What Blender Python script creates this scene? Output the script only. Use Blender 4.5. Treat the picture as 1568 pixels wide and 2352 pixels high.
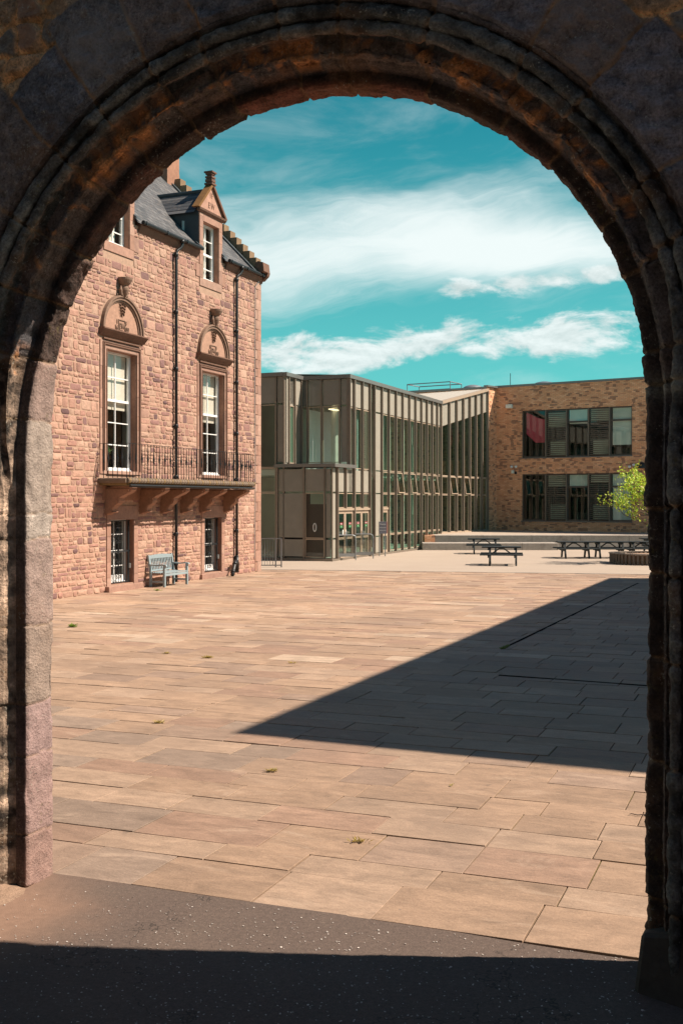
import bpy, bmesh, math, random
import numpy as np
from mathutils import Vector, Matrix
random.seed(7); rng = np.random.default_rng(7)
S = bpy.context.scene
for o in list(bpy.data.objects): bpy.data.objects.remove(o)
R = math.radians
# ------------------------------------------------------------------ camera
EYE = 2.6
cam = bpy.data.cameras.new('camera'); co = bpy.data.objects.new('camera', cam)
S.collection.objects.link(co); S.camera = co
co.location = (0, 0, EYE); co.rotation_euler = (R(90), 0, 0)
cam.sensor_fit = 'HORIZONTAL'; cam.sensor_width = 36; cam.lens = 36*2440/1568
cam.shift_y = -26/1568; cam.clip_start = .05; cam.clip_end = 5000
S.render.resolution_x = 682; S.render.resolution_y = 1024
# ------------------------------------------------------------------ sun, sky, exposure
SUN_AZ, SUN_EL = -3.2, 48.0                      # azimuth measured from +X, elevation
sd = Vector((math.cos(R(SUN_EL))*math.cos(R(SUN_AZ)), math.cos(R(SUN_EL))*math.sin(R(SUN_AZ)), math.sin(R(SUN_EL))))
sun = bpy.data.lights.new('sun', 'SUN'); sun.energy = 5.0; sun.angle = R(.55); sun.color = (1, .84, .69)
so = bpy.data.objects.new('sun', sun); S.collection.objects.link(so)
so.rotation_euler = sd.to_track_quat('Z', 'Y').to_euler(); so.location = (30, -3, 40)
S.view_settings.view_transform = 'Standard'; S.view_settings.look = 'None'
S.view_settings.gamma = 1; S.view_settings.use_curve_mapping = False
S.view_settings.exposure = 0.86
S.render.engine = 'CYCLES'
S.cycles.max_bounces = 8; S.cycles.transparent_max_bounces = 12; S.cycles.diffuse_bounces = 3

class N:                                           # tiny node helper
    def __init__(s, t): s.t = t; s.n = t.nodes; s.l = t.links
    def put(s, i, v):
        if v is None: return
        if isinstance(v, bpy.types.NodeSocket): s.l.new(v, i)
        else:
            if hasattr(i.default_value, '__len__') and not hasattr(v, '__len__'): v = [v]*len(i.default_value)
            if hasattr(i.default_value, '__len__') and len(i.default_value) == 4 and len(v) == 3: v = tuple(v)+(1,)
            i.default_value = v
    def new(s, ty, **k):
        n = s.n.new(ty)
        for a, b in k.items(): setattr(n, a, b)
        return n
    def m(s, op, a, b=None, c=None, clamp=False):
        n = s.new('ShaderNodeMath', operation=op, use_clamp=clamp)
        s.put(n.inputs[0], a); s.put(n.inputs[1], b)
        if c is not None: s.put(n.inputs[2], c)
        return n.outputs[0]
    def xyz(s, v):
        n = s.new('ShaderNodeSeparateXYZ'); s.put(n.inputs[0], v); return n.outputs
    def vec(s, x, y, z):
        n = s.new('ShaderNodeCombineXYZ')
        for i, v in enumerate((x, y, z)): s.put(n.inputs[i], v)
        return n.outputs[0]
    def noise(s, v, scale=1, detail=4, rough=.55, dist=0, out=0):
        n = s.new('ShaderNodeTexNoise'); s.put(n.inputs['Vector'], v)
        s.put(n.inputs['Scale'], scale); s.put(n.inputs['Detail'], detail)
        s.put(n.inputs['Roughness'], rough); s.put(n.inputs['Distortion'], dist)
        return n.outputs[out]
    def voro(s, v, scale, feature='F1', out=0, rnd=1):
        n = s.new('ShaderNodeTexVoronoi', feature=feature); s.put(n.inputs['Vector'], v)
        s.put(n.inputs['Scale'], scale); s.put(n.inputs['Randomness'], rnd); return n.outputs[out]
    def ramp(s, f, *st, interp='LINEAR'):
        n = s.new('ShaderNodeValToRGB'); n.color_ramp.interpolation = interp
        e = n.color_ramp.elements
        while len(e) < len(st): e.new(.5)
        for i, (p, c) in enumerate(st):
            e[i].position = p
            e[i].color = (c, c, c, 1) if not hasattr(c, '__len__') else tuple(c)+(1,)
        s.put(n.inputs[0], f); return n.outputs[0]
    def mix(s, f, a, b, mode='MIX'):
        n = s.new('ShaderNodeMix', data_type='RGBA', blend_type=mode)
        s.put(n.inputs[0], f); s.put(n.inputs[6], a); s.put(n.inputs[7], b); return n.outputs[2]
    def wn(s, v, out=0):
        n = s.new('ShaderNodeTexWhiteNoise'); s.put(n.inputs[0], v); return n.outputs[out]
    def sm(s, x, a, b):
        n = s.new('ShaderNodeMapRange', interpolation_type='SMOOTHSTEP')
        s.put(n.inputs[0], x); s.put(n.inputs[1], a); s.put(n.inputs[2], b); return n.outputs[0]

w = bpy.data.worlds.new('World'); S.world = w; w.use_nodes = True
k = N(w.node_tree); k.n.clear()
sky = k.new('ShaderNodeTexSky', sky_type='NISHITA', sun_disc=False)
sky.sun_elevation = R(SUN_EL); sky.sun_rotation = R(90-SUN_AZ); sky.air_density = 1.0; sky.dust_density = .4; sky.ozone_density = 2.0
d = k.xyz(k.new('ShaderNodeTexCoord').outputs['Generated'])
az = k.m('ARCTAN2', d[0], d[1]); el = k.m('ARCSINE', d[2])
base = k.mix(1.0, sky.outputs[0], (.017, 0.983, 0.809), 'MULTIPLY')
def band(e, c, h): return k.m('POWER', 2.718, k.m('MULTIPLY', k.m('POWER', k.m('DIVIDE', k.m('SUBTRACT', e, c), h), 2.0), -1.0))
base = k.mix(k.sm(el, .36, .75), base, k.mix(1.0, sky.outputs[0], (.40, .58, .74), 'MULTIPLY'))       # upper sky retinted, mostly above the frame, to shape the shadow fill
# high cirrus in a long band, drawn out sideways
warp = k.m('SUBTRACT', k.noise(k.vec(k.m('MULTIPLY', az, 4), k.m('MULTIPLY', el, 9), 1.3), 1.0, 4), .5)
elw = k.m('ADD', k.m('ADD', el, k.m('MULTIPLY', warp, .10)), k.m('MULTIPLY', az, -.10))
azw = k.m('ADD', az, k.m('MULTIPLY', warp, .25))
n1 = k.noise(k.vec(k.m('MULTIPLY', azw, 6), k.m('MULTIPLY', elw, 44), 4.1), 1.0, 8, .66, .4)
n2 = k.noise(k.vec(k.m('MULTIPLY', az, 3.5), k.m('MULTIPLY', elw, 13), 9.4), 1.0, 5, .55, .5)
n5 = k.noise(k.vec(k.m('MULTIPLY', azw, 22), k.m('MULTIPLY', elw, 120), 2.0), 1.0, 6, .7, .6)
tex = k.m('ADD', k.m('ADD', k.m('MULTIPLY', n1, .45), k.m('MULTIPLY', n2, .85)), k.m('MULTIPLY', n5, .16))
prof_ = k.m('ADD', k.m('MULTIPLY', band(elw, .232, .050), .62), k.m('MULTIPLY', band(el, .305, .10), .14))
prof_ = k.m('ADD', prof_, k.m('MULTIPLY', k.m('MULTIPLY', k.sm(az, .02, .12), band(el, .222, .018)), .26))
prof_ = k.m('ADD', prof_, k.m('MULTIPLY', k.m('MULTIPLY', k.sm(k.m('MULTIPLY', az, -1.0), -.02, .12), band(el, .35, .06)), .16))
prof_ = k.m('MULTIPLY', prof_, k.m('SUBTRACT', 1.0, k.m('MULTIPLY', k.m('MULTIPLY', k.sm(az, .04, .20), k.sm(el, .235, .275)), .45)))
cm = k.sm(k.m('ADD', prof_, tex), .86, 1.62)
# low cumulus rows
cv = k.vec(k.m('MULTIPLY', az, 13), k.m('MULTIPLY', el, 30), 5.7)
n3 = k.noise(cv, 1.0, 9, .62, .25)
low = k.m('ADD', band(k.m('ADD', el, k.m('MULTIPLY', az, -.06)), .140, .027), k.m('MULTIPLY', band(k.m('ADD', el, k.m('MULTIPLY', az, -.07)), .187, .012), k.m('MULTIPLY', k.sm(az, .04, .12), 1.05)))
cu = k.sm(k.m('ADD', k.m('MULTIPLY', low, .36), k.m('MULTIPLY', n3, 1.0)), .72, .90)
n6 = k.noise(k.vec(k.m('MULTIPLY', az, 13), k.m('MULTIPLY', k.m('ADD', el, .006), 30), 5.7), 1.0, 9, .62, .25)
lit = k.m('ADD', .86, k.m('MULTIPLY', k.m('SUBTRACT', n3, n6), 1.4), clamp=True)
n4 = k.noise(k.vec(k.m('MULTIPLY', az, 5), k.m('MULTIPLY', el, 16), 7.7), 1.0, 6, .6, .5)
gen = k.m('MULTIPLY', k.sm(n4, .48, .82), .26)
low_el = k.mix(k.m('MULTIPLY', band(el, .0, .24), .70), base, (2.6, 8.35, 8.2))
col = k.mix(k.m('MAXIMUM', k.m('MULTIPLY', cm, .96), gen), low_el, (10.1, 11.0, 10.9))
cc = k.mix(1.0, (10.1, 10.9, 10.8), k.vec(lit, k.m('ADD', k.m('MULTIPLY', lit, .85), .15), k.m('ADD', k.m('MULTIPLY', lit, .85), .15)), 'MULTIPLY')
col = k.mix(k.m('MULTIPLY', cu, .92), col, cc)
bg = k.new('ShaderNodeBackground'); k.put(bg.inputs[0], col); bg.inputs[1].default_value = .050
wo = k.new('ShaderNodeOutputWorld'); k.l.new(bg.outputs[0], wo.inputs[0])

# ------------------------------------------------------------------ helpers
C = S.collection
def obj(name, me, parent=None, loc=None, rz=None):
    o = bpy.data.objects.new(name, me); C.objects.link(o)
    if parent is not None: o.parent = parent
    if loc is not None: o.location = loc
    if rz is not None: o.rotation_euler = (0, 0, rz)
    return o
def thing(name, label, cat, loc=(0, 0, 0), rz=0, group=None):
    o = obj(name, None, None, loc, rz); o['label'] = label; o['category'] = cat
    o.empty_display_size = .2
    if group: o['group'] = group
    return o
def tag(o, label, cat, group=None, kind=None):
    if label: o['label'] = label
    if cat: o['category'] = cat
    if group: o['group'] = group
    if kind: o['kind'] = kind
    return o
def struct(o): o['kind'] = 'structure'; return o
def dup(root, loc, rz, label=None):
    r = root.copy(); C.objects.link(r); r.location = loc; r.rotation_euler = (0, 0, rz)
    if label: r['label'] = label
    for ch in list(root.children):
        c = ch.copy(); C.objects.link(c); c.parent = r
        for g in ch.children:
            q = g.copy(); C.objects.link(q); q.parent = c
    return r
class MB:
    def __init__(s): s.v = []; s.f = []; s.c = []; s.cur = (1, 1, 1)
    def col(s, c): s.cur = c; return s
    def face(s, *i): s.f.append(i); s.c.append(s.cur)
    def quad(s, a, b, c, d):
        n = len(s.v); s.v += [tuple(a), tuple(b), tuple(c), tuple(d)]; s.face(n, n+1, n+2, n+3); return s
    def poly(s, pts):
        n = len(s.v); s.v += [tuple(p) for p in pts]; s.face(*range(n, n+len(pts))); return s
    def hexa(s, p):                                # 8 points: bottom ring then top ring
        n = len(s.v); s.v += [tuple(q) for q in p]
        for f in ((3, 2, 1, 0), (4, 5, 6, 7), (0, 1, 5, 4), (1, 2, 6, 5), (2, 3, 7, 6), (3, 0, 4, 7)): s.face(*[n+i for i in f])
        return s
    def box(s, x0, x1, y0, y1, z0, z1):
        return s.hexa([(x0, y0, z0), (x1, y0, z0), (x1, y1, z0), (x0, y1, z0), (x0, y0, z1), (x1, y0, z1), (x1, y1, z1), (x0, y1, z1)])
    def obox(s, c, sz, m):                         # oriented box: centre, size, 3x3 matrix
        c = Vector(c); h = Vector(sz)/2
        P = [(-1, -1, -1), (1, -1, -1), (1, 1, -1), (-1, 1, -1), (-1, -1, 1), (1, -1, 1), (1, 1, 1), (-1, 1, 1)]
        return s.hexa([c + m @ Vector((a*h.x, b*h.y, e*h.z)) for a, b, e in P])
    def beam(s, a, b, wd, th, up=(0, 0, 1)):       # bar of rectangular section from a to b
        a, b = Vector(a), Vector(b); d = (b-a); L = d.length; d = d/L; u = Vector(up)
        y = u.cross(d)
        if y.length < 1e-4: y = Vector((0, 1, 0)).cross(d)
        y.normalize(); z = d.cross(y)
        m = Matrix((d, y, z)).transposed()
        return s.obox((a+b)/2, (L, wd, th), m)
    def prism(s, pts, a0, a1, axis='x'):           # 2D outline extruded along an axis
        n = len(s.v); k = len(pts)
        def P(p, a): return {'x': (a, p[0], p[1]), 'y': (p[0], a, p[1]), 'z': (p[0], p[1], a)}[axis]
        s.v += [P(p, a0) for p in pts] + [P(p, a1) for p in pts]
        s.face(*[n+i for i in range(k)][::-1]); s.face(*[n+k+i for i in range(k)])
        for i in range(k): j = (i+1) % k; s.face(n+i, n+j, n+k+j, n+k+i)
        return s
    def tube(s, pts, r, n=8, cap=True):
        pts = [Vector(p) for p in pts]; rr = r if hasattr(r, '__len__') else [r]*len(pts)
        b = len(s.v); ref = None
        for i, p in enumerate(pts):
            d = (pts[min(i+1, len(pts)-1)]-pts[max(i-1, 0)])
            if d.length < 1e-9: d = Vector((0, 0, 1))
            d.normalize()
            if ref is None: ref = Vector((1, 0, 0)) if abs(d.x) < .9 else Vector((0, 1, 0))
            x = (ref - d*ref.dot(d)); 
            if x.length < 1e-5: x = d.orthogonal()
            x.normalize(); ref = x; y = d.cross(x)
            for k in range(n):
                t = 2*math.pi*k/n; s.v.append(tuple(p+(x*math.cos(t)+y*math.sin(t))*rr[i]))
        for i in range(len(pts)-1):
            for k in range(n):
                j = (k+1) % n; s.face(b+i*n+k, b+i*n+j, b+(i+1)*n+j, b+(i+1)*n+k)
        if cap:
            s.face(*[b+k for k in range(n)][::-1]); s.face(*[b+(len(pts)-1)*n+k for k in range(n)])
        return s
    def lathe(s, prof, c=(0, 0, 0), n=16):
        return s.tube([(c[0], c[1], c[2]+z) for r, z in prof], [max(r, 1e-4) for r, z in prof], n)
    def build(s, name, mat, parent=None, smooth=False, bevel=0):
        me = bpy.data.meshes.new(name); me.from_pydata(s.v, [], s.f); me.update()
        if any(c != (1, 1, 1) for c in s.c):
            a = me.color_attributes.new('col', 'FLOAT_COLOR', 'CORNER')
            cnt = np.array([len(f) for f in s.f]); cc = np.array([tuple(c)[:3]+(1,) for c in s.c])
            a.data.foreach_set('color', np.repeat(cc, cnt, axis=0).ravel())
        bm = bmesh.new(); bm.from_mesh(me); bmesh.ops.recalc_face_normals(bm, faces=bm.faces)
        if bevel: bmesh.ops.bevel(bm, geom=list(bm.edges), offset=bevel, segments=1, affect='EDGES', profile=.5)
        bm.to_mesh(me); bm.free()
        if smooth:
            for p in me.polygons: p.use_smooth = True
        me.materials.append(mat)
        return obj(name, me, parent)
def lettering(text, size, ext, mat, parent, M, name='lettering', align='CENTER', narrow=1):
    cu = bpy.data.curves.new('t', 'FONT'); cu.body = text; cu.size = size; cu.extrude = ext; cu.align_x = align
    cu.resolution_u = 3
    t = bpy.data.objects.new('t', cu); C.objects.link(t); bpy.context.view_layer.update()
    me = bpy.data.meshes.new_from_object(t.evaluated_get(bpy.context.evaluated_depsgraph_get()))
    bpy.data.objects.remove(t)
    me.transform(M @ Matrix.Diagonal((narrow, 1, 1, 1))); me.materials.clear(); me.materials.append(mat); me.name = name
    return obj(name, me, parent)
def facing(x, y, z): return Matrix.Translation((x, y, z)) @ Matrix.Rotation(R(90), 4, 'X')   # text standing up, facing -y

# ------------------------------------------------------------------ materials
def mat(name, fn, **kw):  # procedural node material
    m = bpy.data.materials.new(name); m.use_nodes = True; k = N(m.node_tree); b = m.node_tree.nodes['Principled BSDF']
    k.b = b; k.oc = k.new('ShaderNodeTexCoord').outputs['Object']
    fn(k, b); return m
def setb(k, b, c=None, r=None, bump=None, dist=.01, metal=None, stren=1):
    k.put(b.inputs['Base Color'], c); k.put(b.inputs['Roughness'], r)
    if metal is not None: k.put(b.inputs['Metallic'], metal)
    if bump is not None:
        n = k.new('ShaderNodeBump'); k.put(n.inputs['Height'], bump); n.inputs['Distance'].default_value = dist
        n.inputs['Strength'].default_value = stren
        k.l.new(n.outputs[0], b.inputs['Normal'])
def attr(k, name='col'): n = k.new('ShaderNodeAttribute', attribute_name=name); return n.outputs['Color']
def paint(name, c, r=.5, metal=0, var=.12, sc=8, bump=.0):
    def f(k, b):
        n = k.noise(k.oc, sc, 5); c2 = k.mix(1, c, k.ramp(n, (.25, 1-var), (.75, 1+var*.6)), 'MULTIPLY')
        setb(k, b, c2, k.m('ADD', r, k.m('MULTIPLY', k.m('SUBTRACT', n, .5), .2)), n if bump else None, bump or .01, metal)
    return mat(name, f)
def stonelike(name, tint=(1, 1, 1), r=.9, sc=1.0, bump=.012, usecol=True, base=(.4, .3, .2), stain=.35, spots=0):
    def f(k, b):
        c = attr(k) if usecol else base
        big = k.noise(k.oc, 1.3*sc, 5, .6); fine = k.noise(k.oc, 22*sc, 6, .65); mid = k.noise(k.oc, 6*sc, 5, .6)
        c = k.mix(1, c, k.ramp(mid, (.2, .78), (.8, 1.2)), 'MULTIPLY')
        c = k.mix(1, c, k.ramp(fine, (.25, .80), (.75, 1.16)), 'MULTIPLY')
        c = k.mix(k.m('MULTIPLY', k.sm(big, .5, .72), stain), c, k.mix(1, c, (.55, .5, .5), 'MULTIPLY'))
        if spots: c = k.mix(k.m('MULTIPLY', k.sm(k.noise(k.oc, 34*sc, 3), .66, .74), spots), c, (.42, .42, .38))
        c = k.mix(1, c, tuple(q*.76 for q in tint), 'MULTIPLY')
        h = k.m('ADD', k.m('MULTIPLY', mid, .7), k.m('MULTIPLY', fine, .3))
        setb(k, b, c, r, h, bump)
    return mat(name, f)
PINK = (.40, .205, .135)
m_rubble = stonelike('sandstone_rubble', bump=.02, stain=.25)
m_dress = stonelike('dressed_sandstone', bump=.004, usecol=True, stain=.18, sc=.7)
m_dark_mould = stonelike('weathered_moulding', usecol=False, base=(.21, .115, .08), bump=.006)
m_mortar = stonelike('lime_mortar', usecol=False, base=(.50, .33, .24), bump=.01, stain=.2)
m_ornament = stonelike('carved_stone', usecol=False, base=(.28, .18, .13), bump=.004)
m_black = paint('black_iron_paint', (.010, .013, .016), .45, 0)
m_white = paint('white_window_paint', (.80, .82, .82), .4, 0, .05)
m_lead = paint('lead_sheet', (.045, .062, .072), .55, .1, .35, 3)
def slate(k, b):
    x, y, z = k.xyz(k.oc)
    row = k.m('MULTIPLY', z, 1/.155); rf = k.m('FLOOR', row)
    cx = k.m('ADD', k.m('MULTIPLY', k.m('ADD', x, k.m('MULTIPLY', y, .0)), 1/.27), k.m('MULTIPLY', k.wn(k.vec(rf, 3, 0)), 5))
    cf = k.m('FLOOR', cx); rnd = k.wn(k.vec(cf, rf, 1))
    fr = k.m('FRACT', row); fx = k.m('FRACT', cx)
    edge = k.m('MULTIPLY', k.sm(fr, .0, .16), k.m('MULTIPLY', k.sm(fx, 0, .07), k.sm(k.m('SUBTRACT', 1, fx), 0, .07)))
    n = k.noise(k.oc, 9, 5)
    c = k.mix(rnd, (.045, .052, .060), (.115, .120, .126))
    c = k.mix(k.m('MULTIPLY', k.sm(n, .5, .7), .5), c, (.19, .16, .14))
    c = k.mix(edge, (.012, .014, .016), c)
    setb(k, b, c, .6, k.m('ADD', k.m('MULTIPLY', fr, -1), k.m('MULTIPLY', k.m('ADD', edge, rnd), .5)), .02)
m_slate = mat('roof_slate', slate)
def brick(k, b):
    x, y, z = k.xyz(k.oc)
    row = k.m('MULTIPLY', z, 1/.078); rf = k.m('FLOOR', row)
    cx = k.m('ADD', k.m('MULTIPLY', k.m('ADD', x, y), 1/.235), k.m('MULTIPLY', k.m('FRACT', k.m('MULTIPLY', rf, .5)), 1.0))
    cf = k.m('FLOOR', cx); rnd = k.wn(k.vec(cf, rf, 1)); rn2 = k.wn(k.vec(rf, cf, 5))
    fr = k.m('FRACT', row); fx = k.m('FRACT', cx)
    mort = k.m('MULTIPLY', k.m('MULTIPLY', k.sm(fr, .02, .16), k.sm(k.m('SUBTRACT', 1, fr), .02, .1)), k.m('MULTIPLY', k.sm(fx, 0, .05), k.sm(k.m('SUBTRACT', 1, fx), 0, .05)))
    clump = k.noise(k.vec(x, z, y), .9, 4)
    c = k.ramp(rnd, (0, (.84, .43, .235)), (.35, (.76, .355, .185)), (.7, (.90, .52, .31)), (1, (.64, .27, .14)))
    r2 = k.m('FLOOR', k.m('MULTIPLY', row, .5)); c2 = k.m('FLOOR', k.m('ADD', k.m('MULTIPLY', k.m('ADD', x, y), 1/.20), k.m('MULTIPLY', k.wn(k.vec(r2, 1, 1)), 7)))
    rn3 = k.wn(k.vec(c2, r2, 9)); dk = k.m('MAXIMUM', k.m('MULTIPLY', k.sm(rn2, .90, .91), .7), k.m('MULTIPLY', k.sm(k.m('ADD', rn3, k.m('MULTIPLY', clump, .35)), 1.05, 1.07), .75))
    c = k.mix(dk, c, (.22, .105, .075))
    c = k.mix(mort, (.42, .27, .17), c)
    c = k.mix(1, c, k.ramp(clump, (.3, .85), (.7, 1.1)), 'MULTIPLY')
    setb(k, b, c, .85, mort, .008)
m_brick = mat('yellow_brown_brick', brick)
m_fin = paint('bronze_metal_fin', (.215, .18, .145), .45, .25, .12)
m_fin_light = paint('pale_metal_frame', (.42, .33, .25), .45, .1, .08)
m_coping = paint('grey_metal_coping', (.20, .20, .19), .4, .4, .12)
m_panel = paint('cream_panel', (.31, .29, .245), .55, 0, .07, 3)
def glossp(k, b):
    n = k.noise(k.oc, 2.5, 4); setb(k, b, k.mix(n, (.17, .17, .15), (.25, .245, .215)), .10); b.inputs['Specular IOR Level'].default_value = .7
m_spandrel = mat('back_painted_glass', glossp)
def glass(name, tint, refl=.06, rough=.02):
    m = bpy.data.materials.new(name); m.use_nodes = True; k = N(m.node_tree); k.n.clear()
    t = k.new('ShaderNodeBsdfTransparent'); k.put(t.inputs[0], tint)
    g = k.new('ShaderNodeBsdfGlossy'); g.inputs['Roughness'].default_value = rough; k.put(g.inputs[0], (.9, .95, .95))
    nb = k.new('ShaderNodeBump'); nb.inputs['Distance'].default_value = .004; nb.inputs['Strength'].default_value = .25
    k.put(nb.inputs['Height'], k.noise(k.new('ShaderNodeTexCoord').outputs['Object'], 1.1, 2)); k.l.new(nb.outputs[0], g.inputs['Normal'])
    gm = k.new('ShaderNodeNewGeometry'); dt = k.new('ShaderNodeVectorMath', operation='DOT_PRODUCT'); k.l.new(gm.outputs['Incoming'], dt.inputs[0]); k.l.new(gm.outputs['Normal'], dt.inputs[1])
    fr = k.m('MULTIPLY', k.m('POWER', k.m('SUBTRACT', 1.0, k.m('ABSOLUTE', dt.outputs['Value'])), 5.0), .9)
    mx = k.new('ShaderNodeMixShader'); k.put(mx.inputs[0], k.m('ADD', fr, refl+.04, clamp=True))
    k.l.new(t.outputs[0], mx.inputs[1]); k.l.new(g.outputs[0], mx.inputs[2])
    o = k.new('ShaderNodeOutputMaterial'); k.l.new(mx.outputs[0], o.inputs[0]); return m
m_glass = glass('window_glass', (.90, .93, .92), .04)
m_gglass = glass('green_tinted_glass', (.50, .68, .61), .07)
m_dglass = glass('dark_window_glass', (.72, .80, .78), .03)
m_screen = glass('clear_screen', (.75, .78, .76), .05)
m_steel = paint('galvanised_steel', (.33, .36, .38), .35, .7, .1)
m_grey = paint('grey_metal', (.22, .24, .26), .45, .3, .1)
m_inner = paint('interior_plaster', (.62, .64, .57), .8, 0, .15, 1)
m_indark = paint('interior_dark', (.045, .05, .045), .8, 0, .3, 1.2)
m_conc = stonelike('precast_concrete', usecol=False, base=(.46, .42, .375), bump=.005, stain=.5)
def wood(name, c1, c2, r=.7, sc=1):
    def f(k, b):
        x, y, z = k.xyz(k.oc)
        n = k.noise(k.vec(k.m('MULTIPLY', x, 2*sc), k.m('MULTIPLY', y, 25*sc), k.m('MULTIPLY', z, 25*sc)), 1, 5)
        setb(k, b, k.mix(n, c1, c2), r, n, .004)
    return mat(name, f)
m_tablew = wood('dark_stained_timber', (.010, .018, .022), (.028, .040, .044))
m_bench = paint('blue_green_bench_paint', (.26, .335, .365), .5, 0, .10, 14)
m_slatw = wood('weathered_grey_timber', (.07, .055, .045), (.20, .165, .135))

# ------------------------------------------------------------------ ground
TH = R(-20.5)
A2 = Vector((math.cos(TH), math.sin(TH))); B2 = Vector((math.sin(R(22.6)), math.cos(R(22.6))))
def ground_far(k, b):
    n = k.noise(k.oc, .8, 6); setb(k, b, k.mix(n, (.30, .25, .2), (.38, .33, .27)), .9, k.noise(k.oc, 40, 3), .01)
g = MB(); g.quad((-600, -200, -.06), (600, -200, -.06), (600, 1200, -.06), (-600, 1200, -.06))
struct(g.build('ground', mat('far_ground', ground_far)))
def asphalt(k, b):
    n = k.noise(k.oc, 130, 3, .7); m2 = k.noise(k.oc, 1.6, 6, .6); v = k.voro(k.oc, 170)
    c = k.mix(n, (.092, .068, .057), (.155, .118, .098))
    c = k.mix(k.m('MULTIPLY', k.sm(m2, .45, .7), .5), c, (.155, .118, .095))
    c = k.mix(k.m('MULTIPLY', k.sm(k.noise(k.oc, 60, 2), .64, .70), .3), c, (.28, .22, .17))
    c = k.mix(1, c, k.ramp(k.noise(k.oc, 30, 5, .7), (.3, .74), (.7, 1.22)), 'MULTIPLY')
    c = k.mix(1, c, k.ramp(k.noise(k.oc, 75, 3, .8), (.3, .72), (.7, 1.25)), 'MULTIPLY')
    wv = k.new('ShaderNodeVectorMath', operation='ADD'); k.l.new(k.oc, wv.inputs[0]); k.l.new(k.noise(k.oc, 3.0, 4, .6, 0, 1), wv.inputs[1])
    crk = k.voro(wv.outputs[0], .55, 'DISTANCE_TO_EDGE'); c = k.mix(k.m('MULTIPLY', k.m('SUBTRACT', 1.0, k.sm(crk, .0015, .006)), .75), c, (.03, .024, .02))
    gd = k.new('ShaderNodeVectorMath', operation='DISTANCE'); k.l.new(k.oc, gd.inputs[0]); gd.inputs[1].default_value = (-2.42, 6.75, 0)
    dirt = k.m('SUBTRACT', 1.0, k.sm(k.m('ADD', gd.outputs['Value'], k.m('MULTIPLY', k.m('SUBTRACT', m2, .5), .9)), .35, 1.15))
    c = k.mix(k.m('MULTIPLY', dirt, .9), c, k.mix(k.noise(k.oc, 14, 6, .7), (.16, .10, .07), (.40, .26, .185)))
    c = k.mix(1, c, (.80, .78, .77), 'MULTIPLY')
    setb(k, b, c, .92, k.m('ADD', n, v), .0012)
T0 = Vector((-2.0, 7.40)); 
def tp(a, bb): p = T0 + A2*a + B2*bb; return (p.x, p.y)
g = MB()
# asphalt in front of and under the arch, finely divided along its edge
edge = []
for i in range(0, 61):
    a = -6 + i*.28; p = T0 + A2*a; edge.append((p.x, p.y+.012*math.sin(a*3.1)+.02*math.sin(a*1.1), 0))
for i in range(60):
    p, q = edge[i], edge[i+1]; g.quad((p[0], -12, 0), (q[0], -12, 0), (q[0], q[1], 0), (p[0], p[1], 0))
struct(g.build('asphalt_path', mat('worn_asphalt', asphalt)))
# bedding below the flagstones
def bedding(k, b):
    n = k.noise(k.oc, 12, 5); m2 = k.noise(k.oc, 1.7, 3)
    c = k.mix(n, (.05, .036, .026), (.13, .09, .055)); c = k.mix(k.m('MULTIPLY', k.sm(m2, .52, .62), .7), c, (.12, .10, .02))
    setb(k, b, c, .95, n, .01)
g = MB(); P = [tp(-14, -.05), tp(24, -.05), (30, 42), (-16, 42)]
g.quad(*[(x, y, -.012) for x, y in P]); struct(g.build('paving_bed', mat('joint_sand', bedding)))
def flag(k, b):
    c = attr(k); sx, sy, sz = k.xyz(k.oc)
    rx = k.vec(k.m('ADD', k.m('MULTIPLY', sx, .94), k.m('MULTIPLY', sy, -.35)), k.m('MULTIPLY', k.m('ADD', k.m('MULTIPLY', sx, .35), k.m('MULTIPLY', sy, .94)), 2.4), sz)
    mid = k.noise(rx, 2.6, 7, .65, .6); fine = k.noise(k.oc, 55, 5, .7); big = k.noise(k.oc, .34, 4); gr = k.noise(rx, 14, 5, .7, 1.2)
    c = k.mix(1, c, k.ramp(mid, (.25, .68), (.75, 1.22)), 'MULTIPLY')
    c = k.mix(1, c, k.ramp(gr, (.3, .82), (.7, 1.12)), 'MULTIPLY')
    c = k.mix(1, c, k.ramp(fine, (.3, .88), (.7, 1.1)), 'MULTIPLY')
    c = k.mix(k.m('MULTIPLY', k.sm(big, .46, .64), .42), c, (.24, .18, .14))
    c = k.mix(k.m('MULTIPLY', k.sm(k.noise(k.oc, 5, 3), .68, .76), .45), c, (.10, .085, .07))
    c = k.mix(k.m('MULTIPLY', k.sm(k.m('SUBTRACT', 1.0, k.voro(k.oc, 2.3)), .965, .975), .5), c, (.17, .15, .13))
    c = k.mix(k.m('MULTIPLY', k.sm(k.noise(rx, 1.1, 6, .7, .8), .56, .70), .35), c, (.56, .44, .34))
    c = k.mix(1, c, (.84, .812, .79), 'MULTIPLY')
    setb(k, b, c, k.m('ADD', .55, k.m('MULTIPLY', mid, .35)), k.m('ADD', k.m('MULTIPLY', mid, .6), k.m('MULTIPLY', fine, .25)), .012)
m_flag = mat('sandstone_flags', flag)
g = MB()
def bound(x): return 39.55 - .195*x
bb = 0.0; row = 0
RC = Vector((3.75, 31.7))
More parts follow.
